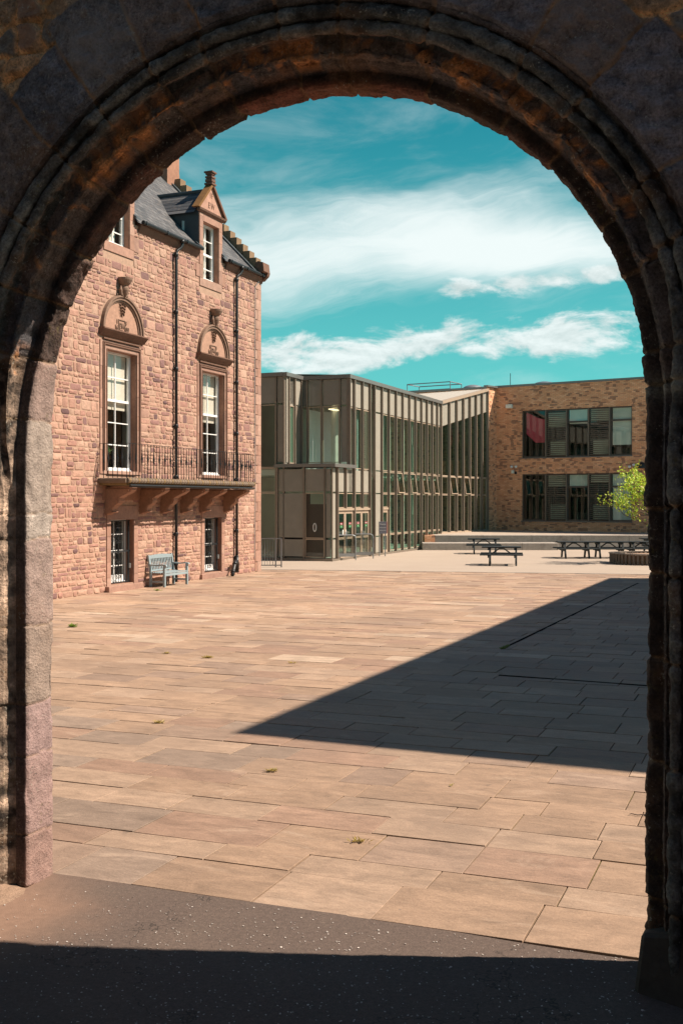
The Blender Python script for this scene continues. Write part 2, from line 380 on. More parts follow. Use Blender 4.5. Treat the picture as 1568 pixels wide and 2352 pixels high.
while bb < 42:
    hgt = random.choice([.30, .38, .42, .46, .50, .62, .55]); a = -14 - random.random()
    if row == 0: hgt = .62
    while a < 24:
        L = random.uniform(.5, 1.15)
        cs = [(a+.0055, bb+.0055), (a+L-.0055, bb+.0055), (a+L-.0055, bb+hgt-.0055), (a+.0055, bb+hgt-.0055)]
        W2 = [tp(*q) for q in cs]; cx = sum(q[0] for q in W2)/4; cy = sum(q[1] for q in W2)/4
        if cy < bound(cx) and cx > -11.5 and cx < 19:
            lv = random.uniform(.90, 1.10); t = random.random()
            c1 = (.46, .325, .23); c2 = (.49, .36, .265); c3 = (.42, .285, .21); c4 = (.405, .295, .225)
            c = c1 if t < .45 else c2 if t < .72 else c3 if t < .88 else c4
            lv *= .78+.22*min(1, max(0, (cy-8)/16))  # slabs painted darker towards the camera, a vignette put into their colour
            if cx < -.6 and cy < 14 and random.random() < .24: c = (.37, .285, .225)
            if cy > 17 and random.random() < .06: c = (.56, .44, .335)
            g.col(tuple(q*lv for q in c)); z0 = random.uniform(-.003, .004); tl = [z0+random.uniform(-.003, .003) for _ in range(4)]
            n = len(g.v); ins = .0014
            cen = Vector((cx, cy))
            for i, q in enumerate(W2):
                g.v.append((q[0], q[1], -.03))
            for i, q in enumerate(W2): g.v.append((q[0], q[1], tl[i]-.002))
            for i, q in enumerate(W2):
                dq = (cen-Vector(q)).normalized()*ins*1.6; g.v.append((q[0]+dq.x, q[1]+dq.y, tl[i]))
            for i in range(4):
                j = (i+1) % 4; g.face(n+i, n+j, n+4+j, n+4+i); g.face(n+4+i, n+4+j, n+8+j, n+8+i)
            g.face(n+8, n+9, n+10, n+11)
        a += L
    bb += hgt; row += 1
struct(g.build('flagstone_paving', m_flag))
# plain concrete yard beyond the flags
def yard(k, b):
    n = k.noise(k.oc, 60, 4); m2 = k.noise(k.oc, .5, 5); c = k.mix(m2, (.34, .275, .22), (.42, .355, .29))
    c = k.mix(1, c, k.ramp(n, (.3, .9), (.7, 1.08)), 'MULTIPLY'); setb(k, b, c, .75, n, .004)
g = MB(); y = lambda x: 39.5-.195*x
g.quad((-30, y(-30), .006), (40, y(40), .006), (40, 120, .006), (-30, 120, .006)); struct(g.build('concrete_yard', mat('exposed_aggregate', yard)))
g = MB(); g.hexa([(-3, y(-3)-.06, -.02), (40, y(40)-.06, -.02), (40, y(40)+.06, -.02), (-3, y(-3)+.06, -.02), (-3, y(-3)-.06, .012), (40, y(40)-.06, .012), (40, y(40)+.06, .012), (-3, y(-3)+.06, .012)])
struct(g.build('edging_strip', m_conc))
# ------------------------------------------------------------------ stone gateway arch
def vnoise(p, seed=0):                              # smooth value noise on an (n,3) array
    i = np.floor(p).astype(np.int64); f = p-i; f = f*f*(3-2*f); r = 0
    for dx in (0, 1):
        for dy in (0, 1):
            for dz in (0, 1):
                h = ((i[:, 0]+dx)*374761393 + (i[:, 1]+dy)*668265263 + (i[:, 2]+dz)*2147483647 + seed*974634777) & 0x7fffffff
                h = (h ^ (h >> 13))*1274126177 & 0x7fffffff; h = (h ^ (h >> 16)) & 0xffff
                wgt = (f[:, 0] if dx else 1-f[:, 0])*(f[:, 1] if dy else 1-f[:, 1])*(f[:, 2] if dz else 1-f[:, 2])
                r = r + wgt*h/65535.
    return r
def fbm(p, sc, oc=4, seed=0, g=.55):
    a = 1; r = 0; s = 0
    for o in range(oc): r = r+a*(vnoise(p*sc*(2**o), seed+o)*2-1); s += a; a *= g
    return r/s
AR = 2.0; SPR = 3.132; OA = (-.242, 6.391)
arch = thing('stone_archway', 'dark weathered round stone archway in the foreground, framing the sunny courtyard', 'archway', (OA[0], OA[1], 0), TH)
def darkstone(k, b):
    c = attr(k); calm = k.m('MULTIPLY', k.m('MULTIPLY', k.sm(k.xyz(c)[0], .17, .24), k.sm(k.m('SUBTRACT', 1.0, k.xyz(c)[0]), .62, .66)), .66); mid = k.noise(k.oc, 9, 6, .62); fine = k.noise(k.oc, 60, 6, .68); big = k.noise(k.oc, 1.7, 4, .6)
    c = k.mix(1, c, k.mix(calm, k.ramp(mid, (.3, .45), (.7, 1.6)), (1, 1, 1)), 'MULTIPLY')
    c = k.mix(1, c, k.mix(calm, k.ramp(fine, (.32, .45), (.68, 1.6)), (1, 1, 1)), 'MULTIPLY')
    c = k.mix(k.m('MULTIPLY', k.sm(big, .52, .68), k.m('MULTIPLY', k.m('SUBTRACT', 1, calm), .35)), c, (.22, .11, .04))
    c = k.mix(k.m('MULTIPLY', k.sm(k.noise(k.oc, 17, 5, .7), .58, .68), k.m('MULTIPLY', k.m('SUBTRACT', 1, calm), .6)), c, (.018, .016, .014))
    lich = k.m('MULTIPLY', k.sm(k.noise(k.oc, 42, 5, .75), .57, .68), k.sm(k.noise(k.oc, 3.4, 4), .45, .60))
    c = k.mix(k.m('MULTIPLY', lich, .9), c, (.42, .42, .36))
    ms = k.m('MULTIPLY', k.sm(k.noise(k.oc, 26, 4, .7), .54, .66), k.sm(k.noise(k.oc, 2.3, 3, .5, 1), .54, .66))
    c = k.mix(k.m('MULTIPLY', ms, .5), c, (.13, .11, .035))
    h = k.m('ADD', k.m('MULTIPLY', mid, 1.0), k.m('MULTIPLY', fine, .55))
    setb(k, b, c, .88, h, .022)
m_arch = mat('weathered_gate_stone', darkstone)
def grid_mesh(name, Pw, colr, nu, nv, parent, smooth=True, flip=False):
    me = bpy.data.meshes.new(name)
    idx = np.arange(nu*nv).reshape(nu, nv); a = idx[:-1, :-1]; b = idx[1:, :-1]; c = idx[1:, 1:]; d = idx[:-1, 1:]
    F = np.stack([a, b, c, d] if not flip else [a, d, c, b], -1).reshape(-1, 4)
    me.vertices.add(nu*nv); me.vertices.foreach_set('co', Pw.ravel().astype(np.float32))
    me.loops.add(F.size); me.loops.foreach_set('vertex_index', F.ravel().astype(np.int32))
    me.polygons.add(len(F)); me.polygons.foreach_set('loop_start', np.arange(0, F.size, 4, dtype=np.int32))
    me.polygons.foreach_set('loop_total', np.full(len(F), 4, dtype=np.int32)); me.update(calc_edges=True)
    at = me.color_attributes.new('col', 'FLOAT_COLOR', 'POINT'); at.data.foreach_set('color', np.c_[colr, np.ones(nu*nv)].ravel())
    if smooth: me.polygons.foreach_set('use_smooth', np.ones(len(F), dtype=bool))
    me.materials.append(m_arch); me.validate(); return obj(name, me, parent)
# path along the opening: q in metres; returns centre, outward radial
LJ = SPR; ARC = math.pi*AR; QT = 2*LJ+ARC
def frame_q(q):                                     # radial direction (u,w) and base point (u,w)
    q = np.asarray(q); ph = np.clip((q-LJ)/AR, 0, math.pi)
    ru, rw = -np.cos(ph), np.sin(ph); bu = AR*ru; bw = SPR+AR*rw
    bw = np.where(q < LJ, q, np.where(q > LJ+ARC, QT-q, bw)); return bu, bw, ru, rw
qj = [0, .34, .87, 1.24, 1.76, 2.34, 2.51, 3.14, 3.54]
q = 3.54
while q < LJ+ARC-.35: q += random.uniform(.30, .52); qj.append(q)
qj += [QT-x for x in (3.22, 2.56, 2.2, 1.75, 1.2, .45, 0)]
qj = sorted(set(round(x, 3) for x in qj)); qj = [x for i, x in enumerate(qj) if i == 0 or x-qj[i-1] > .12]; qj = np.array(qj)
left_cols = [(.27, .175, .15), (.28, .19, .175), (.285, .20, .19), (.27, .21, .175), (.28, .21, .185), (.34, .295, .26), (.30, .25, .215), (.26, .19, .165)]
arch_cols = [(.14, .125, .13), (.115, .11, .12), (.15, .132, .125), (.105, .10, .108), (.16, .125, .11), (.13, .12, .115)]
pr = random.Random(3)
bcol = []
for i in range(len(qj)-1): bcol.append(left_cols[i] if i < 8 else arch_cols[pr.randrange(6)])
bcol = np.array(bcol)
boff = np.array([pr.uniform(-.009, .009) for _ in range(len(qj)-1)]); boff2 = np.array([pr.uniform(-.006, .010) for _ in range(len(qj)-1)])
def resample(pts, st):
    out = [pts[0]]
    for a, b in zip(pts[:-1], pts[1:]):
        n = max(1, int(math.ceil(math.hypot(b[0]-a[0], b[1]-a[1])/st)))
        for i in range(1, n+1): out.append((a[0]+(b[0]-a[0])*i/n, a[1]+(b[1]-a[1])*i/n))
    return np.array(out)
def roll(cx, cy, r, a0, a1, n=10): return [(cx+r*math.cos(R(a0+(a1-a0)*i/n)), cy+r*math.sin(R(a0+(a1-a0)*i/n))) for i in range(n+1)]
prof = [(.35, .33), (.03, .33), (.008, .322), (0, .30), (0, .05), (.012, .032), (.03, .03), (.088, .03), (.094, .02), (.092, -.045), (.098, -.062), (.118, -.050), (.138, -.050), (.140, -.075), (.126, -.10)]
prof += roll(.158, -.125, .036, 150, 330, 12)[0:] + [(.192, -.118), (.203, -.112), (.206, -.135)]
prof += roll(.238, -.16, .038, 160, 330, 12) + [(.272, -.155), (.286, -.150), (.292, -.185), (.298, -.20), (.31, -.20)]
Pf = resample(prof, .0085); nP = len(Pf)
qs = np.arange(0, QT+.0101, .0125); nQ = len(qs)
bu, bw, ru, rw = frame_q(qs); bi = np.clip(np.searchsorted(qj, qs, side='right')-1, 0, len(bcol)-1)
# wavy joints: shift the joint position across the profile
rho = np.tile(Pf[:, 0], (nQ, 1)); vv = np.tile(Pf[:, 1], (nQ, 1))
tmk = np.clip((qs-LJ+.2)/.9, 0, 1)*np.clip((LJ+ARC+.2-qs)/.9, 0, 1); vv = vv+np.where((Pf[:, 0] <= .0885) & (Pf[:, 1] <= .30) & (Pf[:, 1] > .029), .11*(.30-Pf[:, 1])/.27, 0)[None]*tmk[:, None]
sh = np.clip((Pf[:, 0]-.0921)/.022, 0, 1); rho = rho+.082*tmk[:, None]*sh[None]
lm = np.clip((LJ-.15-qs)/.35, 0, 1)[:, None]*np.ones((1, nP)); r0_ = np.where(Pf[:, 1] < .04, Pf[:, 0], 0); rL = np.maximum.accumulate(r0_); rho = np.where((Pf[:, 0] > .0885)[None] & (Pf[:, 1] < .04)[None], rho*(1-lm)+rL[None]*lm, rho); cm_ = ((Pf[:, 0] > .0885) & (Pf[:, 1] < .04))[None]; vv = np.where(cm_, vv*(1-lm)+(.03-(rL[None]-.0885)*1.14)*lm, vv)
tn = np.gradient(Pf, axis=0); nr = np.stack([-tn[:, 1], tn[:, 0]], 1); nr /= np.linalg.norm(nr, axis=1)[:, None]+1e-9   # profile normal
nr = -nr
def assemble(rho, vv): return np.stack([bu[:, None]+ru[:, None]*rho, vv, bw[:, None]+rw[:, None]*rho], -1)
P0 = assemble(rho, vv); Fl = P0.reshape(-1, 3)
jw = fbm(Fl, 5, 2, 9).reshape(nQ, nP)*.022
Q2 = qs[:, None]+jw; bi2 = np.clip(np.searchsorted(qj, Q2, side='right')-1, 0, len(bcol)-1)
dj = np.minimum(np.abs(Q2-qj[bi2]), np.abs(qj[np.minimum(bi2+1, len(qj)-1)]-Q2))
isj = (bi2 < 8).astype(float); groove = np.clip(1-dj/(.013-.006*isj), 0, 1)**.7*(1-.4*isj)
ero = np.exp(-((Pf[:, 0]-.11)/.035)**2)*np.exp(-((Pf[:, 1]+.04)/.07)**2)     # badly worn band of the inner moulding
low = fbm(Fl, 2.6, 3, 21).reshape(nQ, nP); fr = fbm(Fl, 14, 5, 5).reshape(nQ, nP); rid = np.abs(fbm(Fl, 7, 4, 31)).reshape(nQ, nP)
top_arc = ((qs > LJ+.3) & (qs < LJ+ARC-.7)).astype(float)[:, None]
Hh = boff[bi2]*(.9-.5*isj) + .012*low*(1-.75*isj) + .019*fr*(1-.78*isj) + .006*np.abs(fbm(Fl, 30, 3, 88)).reshape(nQ, nP)*(1-.6*isj) - .024*groove - ero[None]*top_arc*(.035*np.clip(rid*3-.2, 0, 1.2)) - .012*ero[None]
# knocked-off arrises on the inner ring
arr = np.exp(-((Pf[:, 0]-.0)/.02)**2)*(np.exp(-((Pf[:, 1]-.31)/.025)**2)+np.exp(-((Pf[:, 1]-.05)/.03)**2))
Hh -= arr[None]*np.clip(fbm(Fl, 3.2, 3, 77).reshape(nQ, nP)-.05, 0, 1)*.075
mk = cm_*lm; nr0 = nr[None, :, 0]*(1-mk)-.75*mk; nr1 = nr[None, :, 1]*(1-mk)-.66*mk
rho2 = rho+nr0*Hh; vv2 = vv+nr1*Hh
Pw = assemble(rho2, vv2)
cl = bcol[bi2]*np.where(bi2 < 8, 1, .7)[..., None]*(1+.25*fr[..., None]); ris_ = (isj*((Pf[:, 0] > .02) & (Pf[:, 0] <= .088))[None])[..., None]; cl = cl*(1-.7*ris_); ol_ = (isj*(Pf[:, 0] > .088)[None])[..., None]; cl = cl*(1-ol_)+np.array([.24, .175, .13])*np.clip(1+1.6*low[..., None]+2.2*fr[..., None], .10, 2.0)*ol_  # recess face of the left jamb painted darker, its shade in the colour
Hh = Hh+ol_[..., 0]*(.034*fr+.02*low-.012)
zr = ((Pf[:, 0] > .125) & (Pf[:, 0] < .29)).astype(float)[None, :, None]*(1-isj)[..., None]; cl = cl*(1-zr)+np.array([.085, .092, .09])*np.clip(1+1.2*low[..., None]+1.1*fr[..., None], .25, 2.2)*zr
zs = ((Pf[:, 0] < .085)).astype(float)[None, :, None]*(1-isj)[..., None]; cl = cl*(1-zs)+np.array([.040, .030, .025])*(1+.8*fr[..., None])*zs  # dark inner-ring stone, with the shade of its recess put into the colour
och = np.array([.46, .20, .07]); mo = np.clip((ero[None]*1.3+.7*((Pf[:, 0] > .088) & (Pf[:, 0] < .12))[None])*top_arc*np.clip(.08+1.7*fr+1.5*low, 0, 1), 0, .9)  # reddish worn band, made more orange for light bounced up from the ground
cl = cl*(1-mo[..., None])+och*mo[..., None]
sof = (np.exp(-((Pf[:, 0]-.0)/.03)**2)[None]*top_arc*(.06+.45*(boff2[bi2] > .005)*np.exp(-((qs-QT/2)/1.3)**2)[:, None]))[..., None]; cl = cl*(1-sof)+np.array([.30, .10, .06])*sof
mort = np.array([.36, .24, .13]); cl = cl*(1-groove[..., None]*.6)+mort*groove[..., None]*.6
capm = (np.exp(-((Q2-(QT-3.2))/.05)**2))[..., None]*.55; cl = cl*(1-capm)+np.array([.26, .27, .22])*capm
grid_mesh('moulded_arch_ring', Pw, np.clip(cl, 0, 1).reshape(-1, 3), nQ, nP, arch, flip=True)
# wall face round the ring: voussoirs, then rubble
rr = np.concatenate([np.arange(.30, 1.75, .0125), np.arange(1.75, 5.2, .06)]); nR = len(rr)
bu, bw, ru, rw = frame_q(qs)
rs_ = rr[None]+.082*tmk[:, None]; U = bu[:, None]+ru[:, None]*rs_; W_ = bw[:, None]+rw[:, None]*rs_
vw = np.array([pr.uniform(.30, .62) for _ in range(len(qj)-1)])
pl = np.stack([U.ravel(), np.zeros(U.size), W_.ravel()], 1)
jw = fbm(pl, 4, 2, 9).reshape(nQ, nR)*.03
Q2 = qs[:, None]*1.0+jw; bi2 = np.clip(np.searchsorted(qj, Q2, side='right')-1, 0, len(bcol)-1)
outer = .30+vw[bi2]+fbm(pl, 3, 2, 4).reshape(nQ, nR)*.06
isv = rr[None] < outer
ang_scale = (AR+rr[None])/AR*np.where((qs > LJ) & (qs < LJ+ARC), 1, 0)[:, None]+np.where((qs > LJ) & (qs < LJ+ARC), 0, 1)[:, None]
dj = np.minimum(np.abs(Q2-qj[bi2]), np.abs(qj[np.minimum(bi2+1, len(qj)-1)]-Q2))*ang_scale
dv = np.minimum(dj, np.abs(outer-rr[None]))
# rubble cells
cs = (.24, .15); gx = U/cs[0]+fbm(pl, 1.5, 2, 50).reshape(nQ, nR)*.5; gz = W_/cs[1]+fbm(pl, 1.5, 2, 51).reshape(nQ, nR)*.5
ix = np.floor(gx).astype(int); iz = np.floor(gz).astype(int)
def h2(a, b, s): 
    h = (a*73856093 ^ b*19349663 ^ s*83492791) & 0x7fffffff; h = (h ^ (h >> 13))*1274126177 & 0x7fffffff; return ((h ^ (h >> 15)) & 0xffff)/65535.
F1 = np.full(U.shape, 9.); F2 = np.full(U.shape, 9.); I1 = np.zeros(U.shape)
for dx in (-1, 0, 1):
    for dz in (-1, 0, 1):
        a, b = ix+dx, iz+dz; px = a+.15+.7*h2(a, b, 1); pz = b+.15+.7*h2(a, b, 2)
        dd = np.maximum(np.abs(gx-px), np.abs(gz-pz))*.6+.4*np.hypot(gx-px, gz-pz)
        new = dd < F1; F2 = np.where(new, F1, np.minimum(F2, dd)); I1 = np.where(new, h2(a, b, 3), I1); F1 = np.where(new, dd, F1)
er = np.clip((F2-F1)*.22, 0, 1)
fr = fbm(pl, 16, 5, 61).reshape(nQ, nR); lo = fbm(pl, 2.2, 3, 62).reshape(nQ, nR)
sv = np.clip(dv/.014, 0, 1); sr = np.clip((er-.012)/.03, 0, 1)
hv = np.where(isv, .020*sv**.6+boff2[bi2], -.012+.035*sr**.7+(I1-.5)*.03*sr)
hv = hv+.020*fr+.013*lo+.008*np.abs(fbm(pl, 26, 3, 64)).reshape(nQ, nR)
rag = np.where(isv, 0, 1)
cv = bcol[bi2]*np.array([.95, 1.0, 1.05])
cv = np.where((bi2 < 8)[..., None], np.array([.12, .10, .09]), cv*np.array([1.32, 1.3, 1.28]))*(1+.5*lo[..., None])
pal = np.array([(.38, .25, .15), (.52, .33, .18), (.20, .17, .14), (.58, .34, .18), (.34, .20, .13)])
rc = pal[(I1*4.99).astype(int)]; mcol = np.array([.85, .50, .24])
rc = rc*sr[..., None]+mcol*(1-sr[..., None])
vc = cv*sv[..., None]+mcol*.45*(1-sv[..., None])
colf = np.where(isv[..., None], vc, rc)*(1+.25*fr[..., None])
Pw = np.stack([U, -.20-hv, W_], -1); edge0 = rr < .315; Pw[:, edge0, 1] = -.20-.0*hv[:, edge0]
grid_mesh('rubble_wall_face', Pw, np.clip(colf, 0, 1).reshape(-1, 3), nQ, nR, arch, flip=True)
# body of the wall behind the faces: courtyard face, ends and top
m_gate_back = stonelike('gate_wall_back', usecol=False, base=(.22, .15, .11), bump=.02)
g = MB(); n = 48
def hole(rad, v):
    L = [(-rad, v, 0), (-rad, v, SPR)]+[(-rad*math.cos(math.pi*i/n), v, SPR+rad*math.sin(math.pi*i/n)) for i in range(1, n)]+[(rad, v, SPR), (rad, v, 0)]; return L
inn = hole(AR+.3, .328)
X = 7.0; Z = 8.6
def outp(p):
    if p[2] <= SPR: return (math.copysign(X, p[0]), p[1], p[2])
    t = min(X/max(abs(p[0]), 1e-6), (Z-SPR)/max(p[2]-SPR, 1e-6)); return (p[0]*t, p[1], SPR+(p[2]-SPR)*t)
for a, b in zip(inn[:-1], inn[1:]): g.quad(a, b, outp(b), outp(a))
g.quad((-X, -.19, 0), (-X, .33, 0), (-X, .33, Z), (-X, -.19, Z)); g.quad((X, -.19, 0), (X, .33, 0), (X, .33, Z), (X, -.19, Z))
g.quad((-X, -.19, Z), (X, -.19, Z), (X, .33, Z), (-X, .33, Z))
g.build('wall_core', m_gate_back, arch)
# jamb feet: worn plinth stones
g = MB()
g.hexa([(AR-.055, -.10, -.02), (AR+.5, -.34, -.02), (AR+.5, .25, -.02), (AR-.055, .25, -.02), (AR-.02, -.06, .30), (AR+.5, -.24, .42), (AR+.5, .22, .42), (AR-.01, .2, .26)])
g.build('plinth_stone', stonelike('dark_plinth', usecol=False, base=(.07, .06, .05), bump=.02), arch, bevel=.02)
# soil and crumbled stone heaped against the left jamb
def soil(k, b):
    n = k.noise(k.oc, 22, 6, .7); setb(k, b, k.mix(n, (.17, .115, .08), (.40, .27, .19)), .95, n, .02)
nx, ny = 90, 60; uu, vs = np.meshgrid(np.linspace(-2.75, -1.62, nx), np.linspace(-.75, .10, ny), indexing='ij')
pl = np.stack([uu.ravel(), vs.ravel(), np.zeros(uu.size)], 1); nn = fbm(pl, 7, 5, 90).reshape(nx, ny)
hh = np.clip(1-np.hypot((uu+2.5)/.60, (vs+.14)/.42), 0, 1)**1.3*.12; hh = hh*(1+1.1*nn)-.004
g = grid_mesh('earth_bank', np.stack([uu, vs, hh], -1), np.full((nx*ny, 3), .3), nx, ny, None, flip=False)
g.data.materials.clear(); g.data.materials.append(mat('crumbled_earth', soil)); g.location = (OA[0], OA[1], 0); g.rotation_euler = (0, 0, TH)
tag(g, None, None, None, 'stuff'); g['label'] = 'crumbled earth and grit heaped at the foot of the left jamb'; g['category'] = 'earth'
# ------------------------------------------------------------------ unseen buildings: the shadow caster, and added masses that block sky light
side = thing('side_building', 'plain stone building on the right casting its shadow over the paving', 'building', (7.84, 11.37, 0), R(66.8))
m_side = stonelike('side_wall_stone', usecol=False, base=(.36, .22, .15), bump=.02, sc=.5)
HB = 10.0; SL = 25.9
g = MB(); g.box(0, SL, -9.5, 0, -.05, HB); g.build('wall', m_side, side)
g = MB(); g.box(-.02, SL+.02, -9.52, .02, HB, HB+.05); g.build('roof', m_lead, side)
for i in range(6):
    for j in range(3): g = MB(); g.box(2+i*4, 3.3+i*4, -.01, .05, 1.2+j*3.1, 3.2+j*3.1); g.build('window', m_dglass, side)
rear = thing('rear_sky_blocker', 'added dark stone building behind the camera, unseen, blocking sky light from the arch', 'building', (0, -6.5, 0), TH)
g = MB(); g.box(-14, 12, -4, 0, -.1, 9.5); g.build('wall', stonelike('rear_blocker_stone', usecol=False, base=(.10, .095, .09), bump=.02), rear)
m_rearw = stonelike('side_blocker_stone', usecol=False, base=(.10, .095, .09), bump=.02)
for q_ in ((-14, -7.5, 0, 9), (6.6, 12, 0, 8.2)): g = MB(); g.box(*q_, -.1, 11); g.build('side_sky_blocker', m_rearw, rear)  # added side masses, unseen, kept dark to cut sky and bounce light
g = MB(); g.prism([(-4.3, 9.5), (.3, 9.5), (-2, 12)], -14.2, 12.2, 'x'); g.build('roof', m_slate, rear)
# ------------------------------------------------------------------ old stone house (local x along the front, -y outwards)
house = thing('sandstone_house', 'old pink sandstone house with arched stone window heads, balcony and slate roof', 'house', (-3.0, 39.16, 0), R(68))
X0 = -15.5; EAVE = 10.78
wins = [(-9.78, -8.27, 3.46, 6.90), (-4.33, -2.83, 3.46, 6.90)]
doors = [(-9.58, -8.40, .19, 2.05), (-4.18, -3.00, .19, 2.03)]
dorm = [(-9.70, -8.62, 9.98, 11.88), (-4.28, -3.20, 9.98, 11.88)]
holes = wins+doors+[(a, b, c, EAVE) for a, b, c, d in dorm]
g = MB()
xs = sorted(set([X0, 0]+[v for h in holes for v in h[:2]])); zs = sorted(set([-.1, EAVE]+[v for h in holes for v in h[2:]]))
for a, b in zip(xs[:-1], xs[1:]):
    for c, d in zip(zs[:-1], zs[1:]):
        if any(h[0] <= (a+b)/2 <= h[1] and h[2] <= (c+d)/2 <= h[3] for h in holes): continue
        g.quad((a, 0, c), (b, 0, c), (b, 0, d), (a, 0, d))
# gable end, back and far end
g.quad((0, 0, -.1), (0, 8.6, -.1), (0, 8.6, EAVE), (0, 0, EAVE)); g.poly([(0, 0, EAVE), (0, 8.6, EAVE), (0, 4.3, EAVE+4.35)])
g.quad((X0, 8.6, -.1), (0, 8.6, -.1), (0, 8.6, EAVE), (X0, 8.6, EAVE)); g.quad((X0, 0, -.1), (X0, 8.6, -.1), (X0, 8.6, EAVE), (X0, 0, EAVE))
g.poly([(X0, 0, EAVE), (X0, 8.6, EAVE), (X0, 4.3, EAVE+4.35)])
g.build('wall', m_mortar, house)
# dressed areas (x0,x1,z0,z1): rubble stops at them
dress = [(-.42, .01, -.1, 10.9)]
for a, b, c, d in wins: dress += [(a-.32, b+.26, c-.1, 7.52)]
for a, b, c, d in doors: dress += [(a-.20, b+.22, -.1, d+.42)]
for a, b, c, d in dorm: dress += [(a-.22, b+.22, c-.28, 11)]
arcs = [(-9.02, 7.49, 1.10), (-3.57, 7.49, 1.10)]
def blocked(z0, z1):
    out = []
    for a, b, c, d in dress:
        if z1 > c+.03 and z0 < d-.03: out.append((a, b))
    for cx, cz, r in arcs:
        zz = (z0+z1)/2-cz
        if 0 < zz < r: hw = math.sqrt(r*r-zz*zz); out.append((cx-hw, cx+hw))
    return sorted(out)
reds = [(.47, .27, .205), (.52, .315, .235), (.43, .235, .185), (.56, .365, .275), (.35, .19, .165), (.26, .145, .135), (.50, .305, .235), (.18, .10, .10)]
wts = [5, 4.8, 4.2, 3.2, 2.6, 1.2, 3, .4]
def rubble(g, x0, x1, z0, z1, rnd, org=lambda a, y, b: (a, y, b), blk=blocked, amp=.05):
    def stone(a, b, c, d):
        col = rnd.choices(reds, wts)[0]; lv = rnd.uniform(.88, 1.12); g.col(tuple(q*lv for q in col))
        j = .007; a += j+rnd.uniform(0, .01); b -= j+rnd.uniform(0, .01); c += j*.8; d -= j*.8
        if b-a < .05 or d-c < .03: return
        pr_ = rnd.uniform(.008, .024); n = len(g.v)
        wob = lambda x: amp*.6*math.sin(x*1.3+c*.7)*0
        rim = []
        cut = min(.035, (b-a)*.2, (d-c)*.25)
        k1, k2, k3, k4 = [rnd.uniform(.3, 1.6)*cut for _ in range(4)]
        ol = [(a+k1, c), (b-k2, c+rnd.uniform(0, .012)), (b, c+k2), (b-rnd.uniform(0, .012), d-k3), (b-k3, d), (a+k4, d-rnd.uniform(0, .012)), (a, d-k4), (a+rnd.uniform(0, .012), c+k1)]
        mx, mz = (a+b)/2, (c+d)/2
        for x, z in ol: g.v.append(org(x, .002, z))
        for x, z in ol: g.v.append(org(mx+(x-mx)*.90, -pr_*rnd.uniform(.55, 1.0), mz+(z-mz)*.84))
        g.v.append(org(mx+rnd.uniform(-.2, .2)*(b-a), -pr_*rnd.uniform(1.0, 1.5), mz+rnd.uniform(-.15, .15)*(d-c)))
        for i in range(8):
            j2 = (i+1) % 8; g.face(n+i, n+j2, n+8+j2, n+8+i); g.face(n+8+i, n+8+j2, n+16)
    z = z0
    while z < z1-.04:
        h = rnd.choice([.10, .12, .15, .17, .20, .24, .29]); h = min(h, z1-z)
        bl = blk(z, z+h); x = x0; segs = []
        for a, b in bl:
            if a > x: segs.append((x, min(a, x1)))
            x = max(x, b)
        if x < x1: segs.append((x, x1))
        for a, b in segs:
            x = a
            while x < b-.02:
                L = rnd.choice([rnd.uniform(.14, .3), rnd.uniform(.25, .55)]) if h > .14 else rnd.uniform(.16, .5)
                if b-x-L < .12: L = b-x
                if h > .19 and rnd.random() < .5:
                    f = h*rnd.uniform(.35, .65)
                    stone(x, x+L*.5 if L > .4 else x+L, z, z+f)
                    if L > .4: stone(x+L*.5, x+L, z, z+f)
                    stone(x, x+L, z+f, z+h)
                else:
                    dz = rnd.uniform(-.012, .012); stone(x, x+L, z+max(0, dz), z+h+min(0, dz))
                x += L
        z += h
g = MB(); rubble(g, -12.5, 0, .0, EAVE, random.Random(11)); g.build('rubble_masonry', m_rubble, house)
# dressed quoins and margins
g = MB(); rq = random.Random(5)  # corner quoins first
def dcol(): 
    c = rq.choice([(.46, .27, .205), (.43, .245, .18), (.48, .305, .235), (.40, .24, .185)]); l = rq.uniform(.92, 1.08); return tuple(q*l for q in c)
def blk(a, b, c, d, y=-.030): g.col(dcol()); g.box(a+.004, b-.004, y, .02, c+.004, d-.004)
z = 0; i = 0
while z < 10.6:
    h = rq.uniform(.30, .42); blk(-.42 if i % 2 else -.26, .03, z, min(z+h, 10.68)); g.col(dcol())
    if i % 2 == 0:
        blk(-.42, -.26, z+.02, z+h-.02, -.022)
    z += h; i += 1
g.build('corner_quoins', m_dress, house)
for a, b, c, d in wins:
    g = MB()
    for side_ in (0, 1):
        z = c-.1; i = side_
        while z < 7.15:
            h = rq.uniform(.35, .75); h = min(h, 7.15-z) if 7.15-z-h > .2 else 7.15-z
            wd = .32 if i % 2 else .20
            if side_ == 0: blk(a-wd, a+.001, z, z+h); 
            else: blk(b-.001, b+wd*.82, z, z+h)
            if i % 2 == 0: 
                if side_ == 0: blk(a-.32, a-wd, z, z+h, -.026)
                else: blk(b+wd*.82, b+.26, z, z+h, -.026)
            z += h; i += 1
    blk(a-.001, b+.001, d, 7.15); 
    blk(a, b, c-.10, c, -.06); g.build('window_surround', m_dress, house)
for a, b, c, d in doors:
    g = MB()
    for side_ in (0, 1):
        z = 0.0; i = side_
        while z < d-.01:
            h = min(rq.uniform(.3, .5), d-z); wd = .22 if i % 2 else .17
            if side_ == 0: blk(a-.20, a, z, z+h)
            else: blk(b, b+.22, z, z+h)
            z += h; i += 1
    blk(a-.2, b+.22, d, d+.40); g.build('doorway_surround', m_dress, house)
